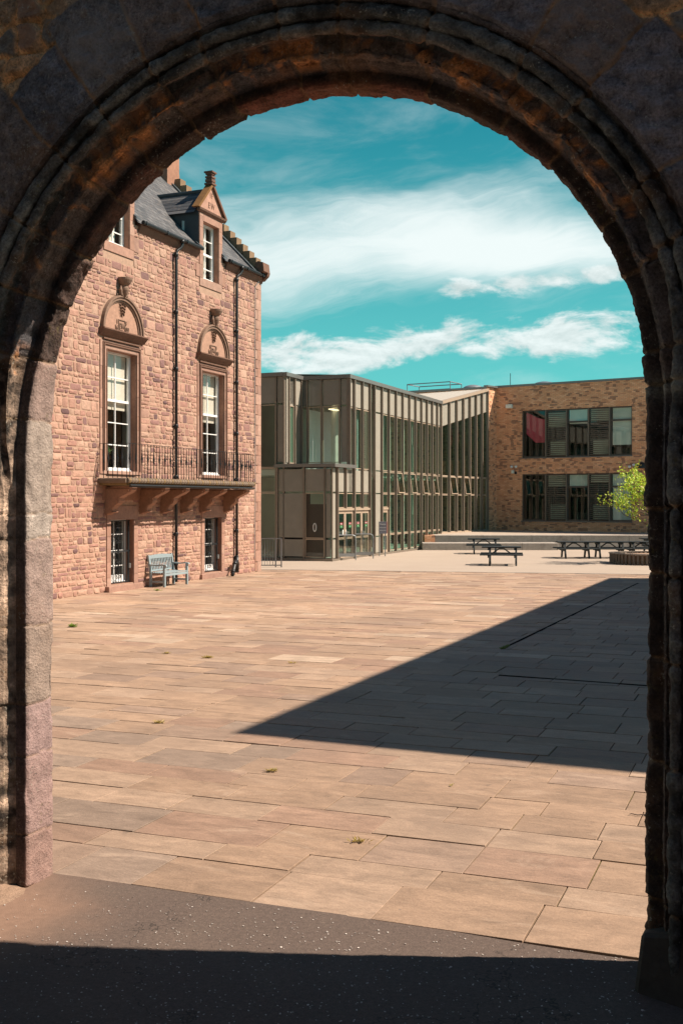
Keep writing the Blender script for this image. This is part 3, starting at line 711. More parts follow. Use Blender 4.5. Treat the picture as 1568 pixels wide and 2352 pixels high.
for a, b, c, d in dorm:
    g = MB()
    blk(a-.22, b+.22, c-.27, c)
    for (p, q) in ((a-.24, a), (b, b+.24)):
        z = c
        while z < 12.13: h = min(rq.uniform(.35, .5), 12.13-z); blk(p, q, z, z+h, -.035); z += h
    blk(a-.46, a-.235, c, c+.42, -.032); blk(b+.235, b+.48, c-.02, c+.40, -.032)
    blk(a, b, d, 12.13, -.035); g.build('window_surround', m_dress, house)
# reveals of all openings
RV = .20
for a, b, c, d in wins+doors+[(a, b, c, d) for a, b, c, d in dorm]:
    dp = .27 if d < 3 else RV; g = MB(); g.col((.40, .21, .145))
    for x, sgn in ((a, -1), (b, 1)): g.box(min(x, x+.09*sgn), max(x, x+.09*sgn), .0201, dp+.12, c, d)
    g.box(a, b, .0201, dp+.12, d, d+.08); g.box(a, b, .0201, dp+.12, c-.08, c)
    g.build('reveal', m_dress, house)
# window-head mouldings, cornice, tympanum with its arch, inscription, thistle
def arcpts(cx, cz, r, a0=0, a1=180, n=28): return [(cx+r*math.cos(R(a0+(a1-a0)*i/n)), cz+r*math.sin(R(a0+(a1-a0)*i/n))) for i in range(n+1)]
for wi, (a, b, c, d) in enumerate(wins):
    cx = (a+b)/2; g = MB()
    # raised architrave bands stepping round the opening
    for off, th, y in ((.0, .022, -.052), (.13, .035, -.068), (.185, .025, -.058)):
        g.box(a-off-th, a-off, y, -.02, c, d+off+th); g.box(b+off, b+off+th, y, -.02, c, d+off+th); g.box(a-off, b+off, y, -.02, d+off, d+off+th)
    g.box(a-.20, b+.20, -.075, -.02, 7.175, 7.215)
    g.build('architrave', m_dark_mould, house)
    g = MB(); g.prism([(-.02, 7.27), (-.06, 7.27), (-.09, 7.31), (-.16, 7.38), (-.21, 7.44), (-.21, 7.475), (-.02, 7.49)], cx-1.13, cx+1.13, 'x'); g.build('cornice', m_dark_mould, house)
    g = MB(); pts = arcpts(cx, 7.49, .90); n = len(g.v)
    g.v += [(x, -.012, z) for x, z in pts]; g.col((.50, .30, .215)); g.face(*range(n, n+len(pts)))
    tymp = g.build('tympanum', m_dress, house)
    g = MB()
    for r0, r1, y in ((.86, .91, -.045), (.91, .99, -.085), (.99, 1.045, -.12)):
        p, q = arcpts(cx, 7.49, r0), arcpts(cx, 7.49, r1)
        for i in range(len(p)-1):
            (x0, z0), (x1, z1), (x2, z2), (x3, z3) = p[i], p[i+1], q[i+1], q[i]
            g.quad((x0, y, z0), (x1, y, z1), (x2, y, z2), (x3, y, z3)); g.quad((x0, .0, z0), (x1, .0, z1), (x1, y, z1), (x0, y, z0)); g.quad((x3, 0, z3), (x2, 0, z2), (x2, y, z2), (x3, y, z3))
    g.build('hood_mould', m_ornament, house)
    # carved leaf spray hanging from the arch
    g = MB()
    for s, ht, lean in ((-1, .34, .10), (0, .42, 0), (1, .34, -.10), (-.6, .38, .05), (.6, .38, -.05)):
        x0 = cx+s*.14
        for t in range(4):
            zt = 8.33-t*.085-abs(s)*.03; ww = .055-.008*t; xx = x0*(1-t*.17)+cx*(t*.17)
            g.poly([(xx-ww, -.03, zt), (xx-.01, -.075, zt-.05), (xx, -.045, zt-.11)]); g.poly([(xx+ww, -.03, zt), (xx+.01, -.075, zt-.05), (xx, -.045, zt-.11)])
    g.prism([(cx-.05, 8.02), (cx+.05, 8.02), (cx, 7.93)], -.05, -.014, 'y'); g.build('leaf_carving', m_ornament, tymp)
    g = MB()                                        # carved frame of the monogram
    for x0, x1, z0, z1 in ((cx-.165, cx-.145, 7.52, 7.84), (cx+.145, cx+.165, 7.50, 7.84), (cx-.145, cx+.145, 7.82, 7.84), (cx-.12, cx+.05, 7.535, 7.55)):
        g.box(x0, x1, -.035, -.0125, z0, z1)
    g.build('monogram_frame', m_ornament, tymp)
    for tx, x, z, sz, nar in (('I', cx-.24, 7.70, .19, 1), ('16', cx-.27, 7.52, .21, .85), ('EW', cx, 7.58, .24, .72), ('F', cx+.23, 7.70, .19, 1), ('09', cx+.28, 7.52, .21, .85)):
        lettering(tx, sz, .012, m_ornament, tymp, facing(x, -.026, z), 'inscription', narrow=nar)
    # thistle finial
    g = MB(); g.lathe([(.02, 0), (.05, .03), (.09, .1), (.125, .19), (.125, .25), (.09, .32), (.05, .36)], (cx, -.12, 8.50), 18); g.col((.16, .10, .08))
    cup = [(.06, .34), (.10, .38), (.17, .45), (.22, .54), (.23, .60), (.0, .60)]; g.lathe(cup, (cx, -.12, 8.44), 20)
    g.col((1, 1, 1)); g.tube([(cx-.06, -.1, 8.52), (cx-.17, -.11, 8.56), (cx-.20, -.12, 8.68), (cx-.19, -.12, 8.80)], [.03, .05, .05, .015], 8)
    g.tube([(cx+.06, -.1, 8.52), (cx+.13, -.11, 8.54), (cx+.18, -.12, 8.62)], [.03, .04, .015], 8)
    g.build('thistle_finial', m_ornament, house, smooth=False)
# sash windows
def sash(a, b, c, d, y, bars_z, meet, mid=True, name='window', lower_fr=.10):
    g = MB(); f = .055
    g.box(a, a+f, y-.02, y+.09, c, d); g.box(b-f, b, y-.02, y+.09, c, d); g.box(a+f, b-f, y-.02, y+.09, d-f, d)
    g.box(a+f, b-f, y-.03, y+.09, c, c+lower_fr); g.box(a-.0, b+.0, y-.07, y-.02, c-.001, c+.045)
    g.box(a+f, b-f, y-.01, y+.06, meet-.035, meet+.035)
    g.box(a+f, a+f+.035, y+.0, y+.05, c+lower_fr, d-f); g.box(b-f-.035, b-f, y+.0, y+.05, c+lower_fr, d-f)
    for z in bars_z: g.box(a+f+.035, b-f-.035, y+.005, y+.045, z-.014, z+.014)
    if mid: g.box((a+b)/2-.014, (a+b)/2+.014, y+.002, y+.047, c+lower_fr, meet-.035); g.box((a+b)/2-.014, (a+b)/2+.014, y+.002, y+.047, meet+.035, d-f)
    w_ = g.build(name, m_white, house)
    g = MB(); g.quad((a+f, y+.03, c+lower_fr), (b-f, y+.03, c+lower_fr), (b-f, y+.03, d-f), (a+f, y+.03, d-f)); g.build('pane', m_glass, w_)
    return w_
m_blind = paint('cream_window_blind', (.66, .60, .52), .8, 0, .05)
m_shut = paint('grey_white_shutter', (.42, .44, .43), .6, 0, .06)
def room(a, b, c, d, y, deep, name='room', blind=None, back=m_indark, e=.9, up=.5):
    g = MB(); g.box(a-e, b+e, y+deep, y+deep+.05, c-.6, d+up)
    g.box(a-e-.05, a-e, y+.2, y+deep, c-.6, d+up); g.box(b+e, b+e+.05, y+.2, y+deep, c-.6, d+up); g.box(a-e, b+e, y+.2, y+deep, d+up, d+up+.05); g.box(a-e, b+e, y+.2, y+deep, c-.65, c-.6)
    g.build(name, back, house)
    g = MB(); g.hexa([(b-.02, y+.10, c), (b+.03, y+.10, c), (b+.27, y+.42, c), (b+.22, y+.42, c), (b-.02, y+.10, d), (b+.03, y+.10, d), (b+.27, y+.42, d), (b+.22, y+.42, d)])
    g.hexa([(a-.03, y+.10, c), (a+.02, y+.10, c), (a-.22, y+.42, c), (a-.27, y+.42, c), (a-.03, y+.10, d), (a+.02, y+.10, d), (a-.22, y+.42, d), (a-.27, y+.42, d)])
    g.build('shutter', m_shut, house)
for a, b, c, d in wins:
    sash(a, b, c, d, RV, (6.17, 4.86, 4.22), 5.50)
    room(a, b, c, d, RV, 2.6)
    g = MB(); g.box(a+.06, b-.06, RV+.11, RV+.13, 5.25, d-.05); g.build('blind', m_blind, house)
for a, b, c, d in dorm:
    sash(a, b, c, d, RV, (11.36, 10.40), 10.88); room(a, b, c, d, RV, .75, e=.06, up=.02)
    g = MB(); g.box(a+.06, b-.3, RV+.11, RV+.13, c+.1, d-.05); g.build('blind', m_blind, house)
for di, (a, b, c, d) in enumerate(doors):
    sash(a, b, c+.02, d, .27, (1.62, .70), 1.12, lower_fr=.22); room(a, b, c, d, .27, 1.6)
    g = MB(); g.box(a+.06, a+.62, .60, .62, 1.15, d); g.box(a+.1, a+.5, .7, .72, .4, 1.0); g.build('blind', m_shut, house)
    # iron grille with scrolls
    g = MB(); y = .12
    g.box(a, b, y-.015, y+.015, c+.02, c+.05); g.box(a, b, y-.015, y+.015, 1.10, 1.15); g.box(a, b, y-.012, y+.012, d-.05, d-.02)
    nb = 9
    for i in range(nb): x = a+.06+(b-a-.12)*i/(nb-1); g.tube([(x, y, c+.04), (x, y, d-.04)], .011, 6)
    g.box(b-.10, b-.05, y-.02, y+.02, c+.04, d-.02)
    mx = (a+b)/2-.03
    def scroll(cx_, cz_, r, dr):
        return [(cx_+dr*r*(1-i/16)*math.cos(R(200+i*28)), y-.012, cz_+r*(1-i/16)*math.sin(R(200+i*28))) for i in range(14)]
    for zc, up in ((1.86, 1), (1.42, -1), (.86, 1), (.40, -1)):
        for s in (-1, 1): g.tube(scroll(mx+s*.07, zc, .065, s), .010, 5)
    for z0, z1 in ((1.82, 1.46), (.82, .44)):
        for s in (-1, 1): g.tube([(mx, y-.012, z0), (mx+s*.09, y-.012, (z0+z1)/2), (mx+s*.02, y-.012, z1)], .009, 5)
    for i in range(8): 
        t = i*math.pi/4; g.tube([(mx, y-.015, 1.12), (mx+.075*math.cos(t), y-.02, 1.12+.075*math.sin(t)), (mx+.05*math.cos(t+.6), y-.025, 1.12+.05*math.sin(t+.6))], .009, 5)
    g.build('iron_gate', m_black, house)
    g = MB(); g.tube([(b-.08, y-.05, .62), (b-.08, y-.05, .76)], .035, 8); g.build('padlock', m_steel, house)
    g = MB(); g.col(dcol()); g.box(a-.28, b+.33, -.16 if di == 0 else -.10, .015, -.05, .165); g.col(dcol()); g.box(a, b, .0151, .34, .05, .185); g.build('step', m_dress, house, bevel=.01)
# eaves course, gutter
g = MB()
ev = [(-12.5, -10.02), (-8.16, -4.66), (-2.74, .08)]
for a, b in ev: g = MB(); g.prism([(0, 10.60), (-.04, 10.60), (-.08, 10.68), (-.13, 10.78), (-.14, 10.84), (0, 10.84)], a, b, 'x'); g.build('eaves_course', m_dark_mould, house)
for a, b in ev:
    g = MB(); g.tube([(a, -.19, 10.87), (b+.06, -.19, 10.87)], .062, 10)
    for i in range(int((b-a)/1.2)+1): g.box(a+.1+i*1.2, a+.14+i*1.2, -.26, -.10, 10.80, 10.92)
    g.build('gutter', m_black, house)
# roof
SLP = 1.02; RY = 4.3; RZ = 10.90+SLP*(RY+.12)
g = MB(); cut = [(-4.50, -2.98), (-9.92, -8.40)]
def roofz(y): return 10.86+SLP*(y+.12)
segs = [(-13.2, -9.92), (-8.40, -4.50), (-2.98, -.34)]
for a, b in segs: g.quad((a, -.16, roofz(-.16)), (b, -.16, roofz(-.16)), (b, 1.95, roofz(1.95)), (a, 1.95, roofz(1.95)))
for a, b in cut:
    cx = (a+b)/2
    for x in (a, b): g.poly([(x, 1.0, roofz(1.0)), (x, 1.95, roofz(1.95)), (cx, 1.95, roofz(1.95))])
g.quad((-13.2, 1.95, roofz(1.95)), (-.34, 1.95, roofz(1.95)), (-.34, RY, roofz(RY)), (-13.2, RY, roofz(RY)))
g.quad((-13.2, RY, roofz(RY)), (-.34, RY, roofz(RY)), (-.34, 8.8, roofz(RY)-SLP*4.5), (-13.2, 8.8, roofz(RY)-SLP*4.5))
roof = g.build('roof', m_slate, house)
for vi, (a, b) in enumerate(((-9.92, -8.40), (-4.50, -2.98))):
    cx = (a+b)/2; ev_, rg = 12.20, 13.02; yb = lambda z: (z-10.86)/SLP-.12
    # slate cheeks
    dm0 = None
    for x in (a, b): g = MB(); g.poly([(x, -.0, 10.9), (x, -.0, ev_), (x, yb(ev_), ev_)]); g.poly([(x+(.03 if x == a else -.03), .0, 10.9), (x+(.03 if x == a else -.03), 0, ev_), (x+(.03 if x == a else -.03), yb(ev_), ev_)]); q_ = g.build('dormer' if x == a else 'dormer_cheek', m_lead, house if x == a else dm0); dm0 = dm0 or q_
    dm = dm0
    g = MB(); ov = .14
    for s in (-1, 1):
        g.quad((cx+s*(.76+ov), .12, ev_-.10), (cx, .12, rg), (cx, yb(rg), rg), (cx+s*(.76+ov), yb(ev_-.10), ev_-.10))
    dr = g.build('dormer_roof', m_slate, dm)
    g = MB(); g.tube([(cx, .1, rg+.02), (cx, yb(rg)+.1, rg+.02)], .07, 8); g.build('ridge_roll', m_lead, dm)
    g = MB()
    for x, s in ((a-.05, -1), (b+.05, 1)): g.hexa([(x-.10, -.17, 10.90), (x+.10, -.17, 10.90), (x+.10, .0, 11.03), (x-.10, 0, 11.03), (x-.10, -.13, 10.98), (x+.10, -.13, 10.98), (x+.10, .06, 11.14), (x-.10, .06, 11.14)])
    g.build('lead_flashing', m_lead, dm)
    g = MB(); g.prism([(-.02, 12.13), (-.06, 12.13), (-.12, 12.19), (-.14, 12.25), (-.02, 12.27)], cx-.92, cx+.92, 'x'); g.build('gable_cornice', m_dark_mould, dm)
    g = MB(); g.col((.52, .30, .225)); g.poly([(cx-.82, -.035, 12.26), (cx+.82, -.035, 12.26), (cx, -.035, 13.16)]); g.quad((cx-.80, .10, 12.2), (cx+.80, .10, 12.2), (cx, .10, 13.1), (cx, .10, 13.1)); gb = g.build('gable_stone', m_dress, dm)
    for s in (-1, 1):
        g = MB(); p0 = (cx+s*.90, 12.24); p1 = (cx, 13.17); q1 = (cx, 13.29); q0 = (cx+s*1.00, 12.26)
        g.prism([p0, p1, q1, q0], -.12, .14, 'y')
        g.build('gable_coping', stonelike('lichened_coping', usecol=False, base=(.24, .115, .03), bump=.01) if s < 0 else m_dark_mould, dm)
    for tx, x, z, sz in (('I F', cx, 12.76, .26), ('E W', cx, 12.40, .28)): lettering(tx, sz, .006, m_dark_mould, gb, facing(x, -.040, z), 'inscription', narrow=.85 if tx == 'E W' else .7)
    g = MB()
    zf = 13.20
    for hw, z0, z1 in ((.15, 0, .06), (.10, .06, .10), (.13, .10, .19), (.10, .19, .23), (.13, .23, .29), (.085, .29, .34), (.12, .34, .40), (.16, .40, .45)): g.box(cx-hw, cx+hw, .0-hw, .0+hw, zf+z0, zf+z1)
    g.build('finial', m_dark_mould, dm)
# crow-stepped gable with chimney
g = MB(); st = .265; rs = random.Random(4)
for i in range(16):
    y0 = -.02+i*st; 
    if y0+st > 4.1: break
    z = roofz(y0+st)+.27; g.col((.30, .20, .12) if rs.random() < .5 else (.34, .19, .07)); g.box(-.36, .03, y0, y0+st+.03, z-.34, z+.0001*i)
g.col((.30, .19, .13)); g.box(-.36, .03, .0, 4.3, 10.6, 10.9)
for i in range(30):
    y0 = i*.143; g.box(-.35, .02, y0, y0+.143, 10.9, roofz(y0)+.08)
for i in range(16):
    y0 = 4.3+i*.265; g.box(-.36, .03, y0, y0+.27, 10.6, roofz(4.3)-SLP*(i*.265)+.05)
g.build('crow_steps', m_dress, house)
g = MB(); g.prism([(-.34, 10.98), (-.30, 11.30), (-.10, 11.36), (.02, 11.3), (.02, 10.9)], -.37, .14, 'x'); g.prism([(-.30, 10.86), (-.34, 10.98), (.0, 10.98), (0, 10.70), (-.12, 10.70)], -.02, .16, 'x'); g.build('skew_putt', m_dark_mould, house)
g = MB(); g.beam((-.47, -.16, roofz(-.16)+.05), (-.47, 4.2, roofz(4.2)+.05), .24, .06); g.build('skew_lead', m_lead, house)
g = MB(); g.col(PINK); g.box(-.9, -.04, 3.4, 4.9, 13.6, 17.2); g.col((.35, .2, .14)); g.box(-1.08, .06, 3.12, 4.98, 17.2, 17.4)
ch = g.build('chimney', m_dress, house)
# rainwater pipes
def pipe(x, foot):
    g = MB(); xt = x+.22
    pts = [(xt, -.19, 10.84), (xt, -.19, 10.70), (xt-.04, -.16, 10.60), (x+.05, -.11, 10.50), (x, -.10, 10.40), (x, -.10, .34 if foot else .04)]
    g.tube(pts, .048, 10); g.tube([(xt, -.19, 10.86), (xt, -.19, 10.76)], .075, 10)
    for z in (10.35, 8.55, 6.75, 4.95, 3.35, 1.55, .62): g.tube([(x, -.10, z-.06), (x, -.10, z-.05), (x, -.10, z+.05), (x, -.10, z+.06)], [.055, .066, .066, .055], 10); g.box(x-.09, x+.09, -.05, -.02, z-.03, z+.03)
    o = g.build('downpipe', m_black, house, smooth=True)
    if foot:
        g = MB(); g.tube([(x, -.10, .62), (x, -.10, .22), (x, -.12, .08)], .07, 10)
        arc_ = [(x-.02, -.13, .16), (x-.10, -.18, .42), (x-.26, -.22, .50), (x-.42, -.24, .42), (x-.66, -.30, .14), (x-.76, -.33, .04)]
        g.tube(arc_, [.06, .065, .068, .072, .062, .062], 10); g.tube([(x-.36, -.235, .47), (x-.46, -.25, .38)], .085, 10); g.tube([(x-.62, -.29, .20), (x-.68, -.30, .12)], .08, 10)
        g.build('drain_shoe', m_black, o, smooth=True)
pipe(-6.12, False); pipe(-2.03, True)
g = MB(); g.tube([(-.52, -.05, .5), (-.50, -.05, 3), (-.53, -.05, 7), (-.50, -.05, 10.4), (-.3, -.1, 10.62)], .012, 5); g.build('cable', m_steel, house)
# balcony
g = MB(); BX0, BX1 = -10.17, -2.35
g.col((.20, .15, .11)); g.box(BX0, BX1, -.93, 0, 3.09, 3.22)
g.tube([(BX0+.03, 0, 3.165), (BX0+.03, -.93, 3.165)], .075, 10); g.tube([(BX0+.03, -.93, 3.165), (BX1-.03, -.93, 3.165)], .075, 10); g.tube([(BX1-.03, -.93, 3.165), (BX1-.03, 0, 3.165)], .075, 10)
for i in range(52):
    x = BX0+.08+i*.15
    if x < BX1-.05: g.col((.26, .20, .14) if i % 3 else (.28, .19, .08)); g.tube([(x, -.93, 3.165), (x+.06, -.93, 3.165)], .084, 8)
g.box(BX0+.05, BX1-.05, -.90, 0, 3.03, 3.09)
balc = g.build('balcony', m_dress, house)
g = MB(); g.tube([(BX0+.1, -.99, 3.03), (BX1-.1, -.99, 3.03)], .028, 8); g.tube([(BX0+.1, -.97, 2.985), (BX1-.1, -.97, 2.985)], .014, 6); g.build('gutter_pipe', m_black, balc)
cp = [(0, 2.98), (-.90, 2.98), (-.90, 2.90), (-.82, 2.84), (-.70, 2.79), (-.58, 2.74), (-.50, 2.68), (-.47, 2.72), (-.47, 2.60), (-.43, 2.52), (-.33, 2.46), (-.27, 2.38), (-.26, 2.31), (-.30, 2.28), (-.24, 2.25), (-.12, 2.24), (-.08, 2.20), (0, 2.20)]
for x in (-9.72, -7.95, -6.76, -5.56, -4.34, -2.72):
    g = MB(); g.col((.42, .23, .155)); g.prism([(y, z) for y, z in cp], x-.12, x+.12, 'x'); g.col((.36, .20, .13)); g.prism([(y*.9, 2.3+(z-2.3)*.93) for y, z in cp], x-.155, x-.121, 'x'); g.prism([(y*.9, 2.3+(z-2.3)*.93) for y, z in cp], x+.121, x+.155, 'x'); g.build('corbel', m_dress, balc)
g = MB(); g.col((.40, .22, .15)); g.box(BX0+.2, BX1-.2, -.05, .0, 2.62, 3.02); g.build('corbel_course', m_dress, balc)
# railing
g = MB(); ry = -.91; rx0, rx1 = BX0+.05, BX1-.05; zt = 4.20
g.box(rx0, rx1, ry-.012, ry+.012, zt-.006, zt+.006); g.box(rx0-.012, rx0+.012, ry, 0, zt-.006, zt+.006); g.box(rx1-.012, rx1+.012, ry, 0, zt-.006, zt+.006)
rail = g.build('railing', m_black, balc)
def bal_mesh(fancy):
    g = MB()
    if fancy: g.tube([(0, 0, 3.23), (0, 0, 3.62), (0, 0, 3.68), (0, 0, 3.74), (0, 0, 3.77), (0, 0, 3.84), (0, 0, 3.95), (0, 0, 4.2)], [.010, .012, .020, .022, .034, .022, .013, .009], 6)
    else: g.tube([(0, 0, 3.23), (0, 0, 3.3), (0, 0, 3.31), (0, 0, 4.2)], [.015, .015, .010, .009], 6)
    return g
bf = bal_mesh(True).build('baluster', m_black, rail); bp = bal_mesh(False).build('baluster', m_black, rail)
spots = [(rx0+(rx1-rx0)*i/50, ry, i % 2) for i in range(51)]+[(rx0, ry*j/6, 1) for j in range(1, 6)]+[(rx1, ry*j/6, 1) for j in range(1, 6)]
first = {0: bp, 1: bf}
for x, y, fz in spots:
    src = bf if fz else bp
    if src in (first.get(0), first.get(1)) and first.get(fz) is not None: o = src; first[fz] = None
    else: o = src.copy(); C.objects.link(o); o.parent = rail
    o.location = (x, y, 0)
# ------------------------------------------------------------------ glass building (local x along the long front, -y outwards)
gb = thing('glass_building', 'modern two storey glass building with bronze fins and cream panels', 'building', (-.3, 45.8, 0), R(67.5))
TOP, FA = 8.05, 8.22; L2, L1 = 4.02, 2.94
def fin(x0, z0, z1, M=None, dp=.135, th=.07, par=gb, y=0):
    g = MB(); g.box(-th/2, th/2, -dp, .02, z0, z1); o = g.build('fin', m_fin, par); o.matrix_local = (M or Matrix()) @ Matrix.Translation((x0, y, 0)); return o
def panel(x0, x1, z0, z1, mt, name, M=None, par=gb, y=0, fr=.03):
    g = MB(); g.box(x0+fr, x1-fr, y-.02, y+.02, z0+fr, z1-fr); o = g.build(name, mt, par)
    if M: o.matrix_local = M
    return o
def pane(x0, x1, z0, z1, M=None, par=gb, y=0, mt=None):
    g = MB(); f = .035; ff = .035
    g.box(x0, x1, y-.03, y+.03, z0-ff*0, z0+ff); g.box(x0, x1, y-.03, y+.03, z1-ff, z1)
    g.box(x0, x0+f, y-.028, y+.03, z0+ff, z1-ff); g.box(x1-f, x1, y-.028, y+.03, z0+ff, z1-ff)
    o = g.build('window', m_fin_light, par)
    if M: o.matrix_local = M
    g = MB(); g.quad((x0+f, y, z0+ff), (x1-f, y, z0+ff), (x1-f, y, z1-ff), (x0+f, y, z1-ff)); g.build('pane', mt or m_gglass, o); return o
BS = .10
fl = [.13, 1.07, 2.10, 3.10, 4.07, 4.65, 5.67, 6.65, 7.68, 8.69, 9.74, 10.73, 11.72, 12.66, 13.60, 14.52, 15.27]
for i, x in enumerate(fl):
    if i == 0: fin(x, BS, 4.05)
    elif i == 1: fin(x, 2.28, 4.05)
    elif i == 3: fin(x, 2.28, TOP)
    elif i == 16: fin(x, .75, TOP, th=.12)
    else: fin(x, BS, TOP, th=.07 if i != 2 else .10)
fin(1.53, L2+.1, TOP, th=.06); fin(-.28, BS, 4.05, dp=.03, th=.06)
m_open = m_fin_light
def vent(x0, x1, z0, z1, par=gb, M=None, out=.15):
    g = MB(); f = .045; h = z1-z0; an = math.asin(out/h)
    g.box(x0, x1, -.03, .03, -h, -h+f); g.box(x0, x1, -.03, .03, -f, 0); g.box(x0, x0+f, -.03, .03, -h+f, -f); g.box(x1-f, x1, -.03, .03, -h+f, -f)
    o = g.build('open_vent', m_open, par); o.matrix_local = (M or Matrix()) @ Matrix.Translation((0, -.05, z1)) @ Matrix.Rotation(-an, 4, 'X')
    g = MB(); g.quad((x0+f, 0, -h+f), (x1-f, 0, -h+f), (x1-f, 0, -f), (x0+f, 0, -f)); g.build('pane', m_gglass, o)
up = [1.53]+fl[2:]
for i, (a, b) in enumerate(zip(up[:-1], up[1:])):
    a2, b2 = a+.035, b-.035
    if (a, b) == (4.07, 4.65):
        panel(a2, b2, BS, TOP, m_fin, 'recess_panel', y=.25); continue
    panel(a2, b2, 6.80, TOP, m_panel, 'cream_panel')
    if a == 4.65:
        for z0, z1 in ((L2, 6.78), (L1, L2), (.9, L1), (BS, .9)): panel(a2, b2, z0, z1, m_panel, 'cream_panel')
        continue
    pane(a2, b2, L2+.02, 6.78)
    if a < 4: panel(a2, b2, L1+.02, L2-.02, m_panel, 'cream_panel'); continue
    if i in (7, 9, 11, 13): vent(a2+.02, b2-.02, L1+.03, L2-.02)
    else: pane(a2, b2, L1+.02, L2-.02)
    if a == 5.67: pane(a2, b2, 2.28, L1)
    else: pane(a2, b2, .97, L1); 
    if a != 5.67: pane(a2, b2, BS+.05, .95)
for a, b in ((.13, 1.07), (1.07, 2.10), (2.10, 3.10), (3.10, 4.07)):
    if a < 2: panel(a+.035, b-.035, L1+.02, 4.03, m_panel, 'cream_panel')
    pane(a+.035, b-.035, 2.28, L1)
panel(-.25, .09, L1+.02, 4.03, m_panel, 'cream_panel'); panel(-.25, .09, .97, L1, m_panel, 'cream_panel'); panel(-.25, .09, BS, .95, m_panel, 'cream_panel')
m_red = paint('red_notice', (.26, .035, .045), .5, 0, .05); m_green = paint('green_notice', (.04, .18, .07), .5, 0, .05)
def door(x0, x1, hinge):
    g = MB(); f = .10; a, b = x0+.01, x1-.01; z1 = 2.16
    g.box(a, a+f, -.04, .02, BS, z1); g.box(b-f, b, -.04, .02, BS, z1); g.box(a+f, b-f, -.04, .02, z1-.13, z1); g.box(a+f, b-f, -.04, .02, BS, BS+.12); g.box(a+f, b-f, -.04, .02, .90, 1.0)
    o = g.build('door', m_fin_light, gb)
    g = MB(); g.quad((a+f, 0, BS+.1), (b-f, 0, BS+.1), (b-f, 0, z1-.1), (a+f, 0, z1-.1)); g.build('pane', m_gglass, o)
    if x0 < 5: 
        g = MB(); nx_ = (b-.42, b-.14) if not hinge else (a+.40, a+.72); g.box(*nx_, -.012, -.006, 1.53, 1.64); g.build('red_notice', m_red, o)
        g = MB(); g.box(*nx_, -.012, -.006, 1.40, 1.525); g.build('green_notice', m_green, o)
        lettering('Welcome', .08, .001, m_white, o, facing(sum(nx_)/2, -.013, 1.56), 'notice_lettering', narrow=.7)
        lettering('PULL' if hinge else 'PUSH', .045, .001, m_white, o, facing(sum(nx_)/2, -.013, 1.44), 'notice_lettering')
        hx = b-.05 if hinge else a+.05
        g = MB(); g.tube([(hx, -.04, 1.22), (hx, -.10, 1.22), (hx, -.10, .62), (hx, -.04, .62)], .016, 8); g.build('handle', m_steel, o)
        if x0 < 2: 
            px = hx + (-.11 if hinge else .11); g = MB(); g.box(px-.045, px+.045, -.012, -.005, 1.08, 1.32); g.build('white_notice', m_white, o)
for x0, x1 in ((.17, 1.07), (1.07, 2.05)): pass
for a, m_, b in ((.18, 1.10, 2.04), (2.16, 3.10, 4.02)): door(a, m_, True) if False else (door(a, m_, True), door(m_, b, False))
for o in [o for o in gb.children if o.name.startswith('door')]: pass
door(5.72, 6.60, False)
g = MB(); g.box(.16, 2.05, -.10, .0, 2.17, 2.27); g.box(2.15, 4.03, -.10, 0, 2.17, 2.27); g.box(5.7, 6.62, -.08, 0, 2.17, 2.27); g.build('door_head', m_fin_light, gb)
# end faces turned to the viewer
ME = Matrix.Translation((1.53, 0, 0)) @ Matrix.Rotation(R(90), 4, 'Z')         # upper box end: local x = leftwards into the block
def endface(M, w_, xs_, rows, zb, zt):
    for x, th in xs_: fin(x, zb, zt, M=M, dp=.09, th=th)
    for x0, x1, z0, z1, kind in rows:
        if kind == 's': panel(x0, x1, z0, z1, m_spandrel, 'spandrel_panel', M=M)
        elif kind == 'g': pane(x0, x1, z0, z1, M=M, mt=m_dglass)
        elif kind == 'l': pane(x0, x1, z0, z1, M=M, mt=m_glass)
# the end plane faces -x of the long front: frame with x' = +y, outward normal = -x
def MF(x): return Matrix.Translation((x, 0, 0)) @ Matrix(((0, 1, 0, 0), (-1, 0, 0, 0), (0, 0, 1, 0), (0, 0, 0, 1)))   # x' -> -y ; y' -> +x (inward)
# with MF, position x' = -y_local, so leftwards (into the block, +y) is negative x'
r = 2.25
endface(MF(1.53), r, [(-.36, .05), (-1.25, .05), (-1.95, .05)], [(-.34, -.02, 6.85, TOP, 's'), (-1.22, -.39, 6.85, TOP, 's'), (-1.92, -1.28, 6.85, TOP, 's'), (-2.22, -1.98, 6.85, TOP, 's'),
    (-.34, -.02, 4.30, 6.83, 's'), (-1.22, -.39, 4.30, 6.83, 'l'), (-1.92, -1.28, 4.30, 6.83, 'l'), (-2.22, -1.98, 4.3, 6.83, 'l')], 4.22, TOP)
fin(0, 4.22, TOP, M=MF(1.53), dp=.05, th=.07)
endface(MF(-.25), r, [(-2.25-.40, .05), (-2.25-.02, .06), (-4.2, .06), (-6.2, .06)], [(-2.62, -2.29, 6.85, TOP, 's'), (-2.62, -2.29, 4.25, 6.83, 's'), (-4.17, -2.68, 6.85, TOP, 's'), (-4.17, -2.68, 4.05, 6.83, 'g'), (-4.17, -2.68, 2.96, 4.03, 'g'), (-4.17, -2.68, .15, 2.94, 'g'), (-6.17, -4.23, .15, 6.83, 'g'), (-6.17, -4.23, 6.85, TOP, 's')], BS, TOP)
g = MB(); g.box(-.22, 1.53, 2.23, 2.27, L2, TOP); g.build('return_wall', m_panel, gb)
MS = Matrix.Translation((0, 2.25, 0))                                             # long side of the left-hand block
for x in (.0, .62, 1.30): fin(x, 4.22, TOP, M=MS, dp=.12)
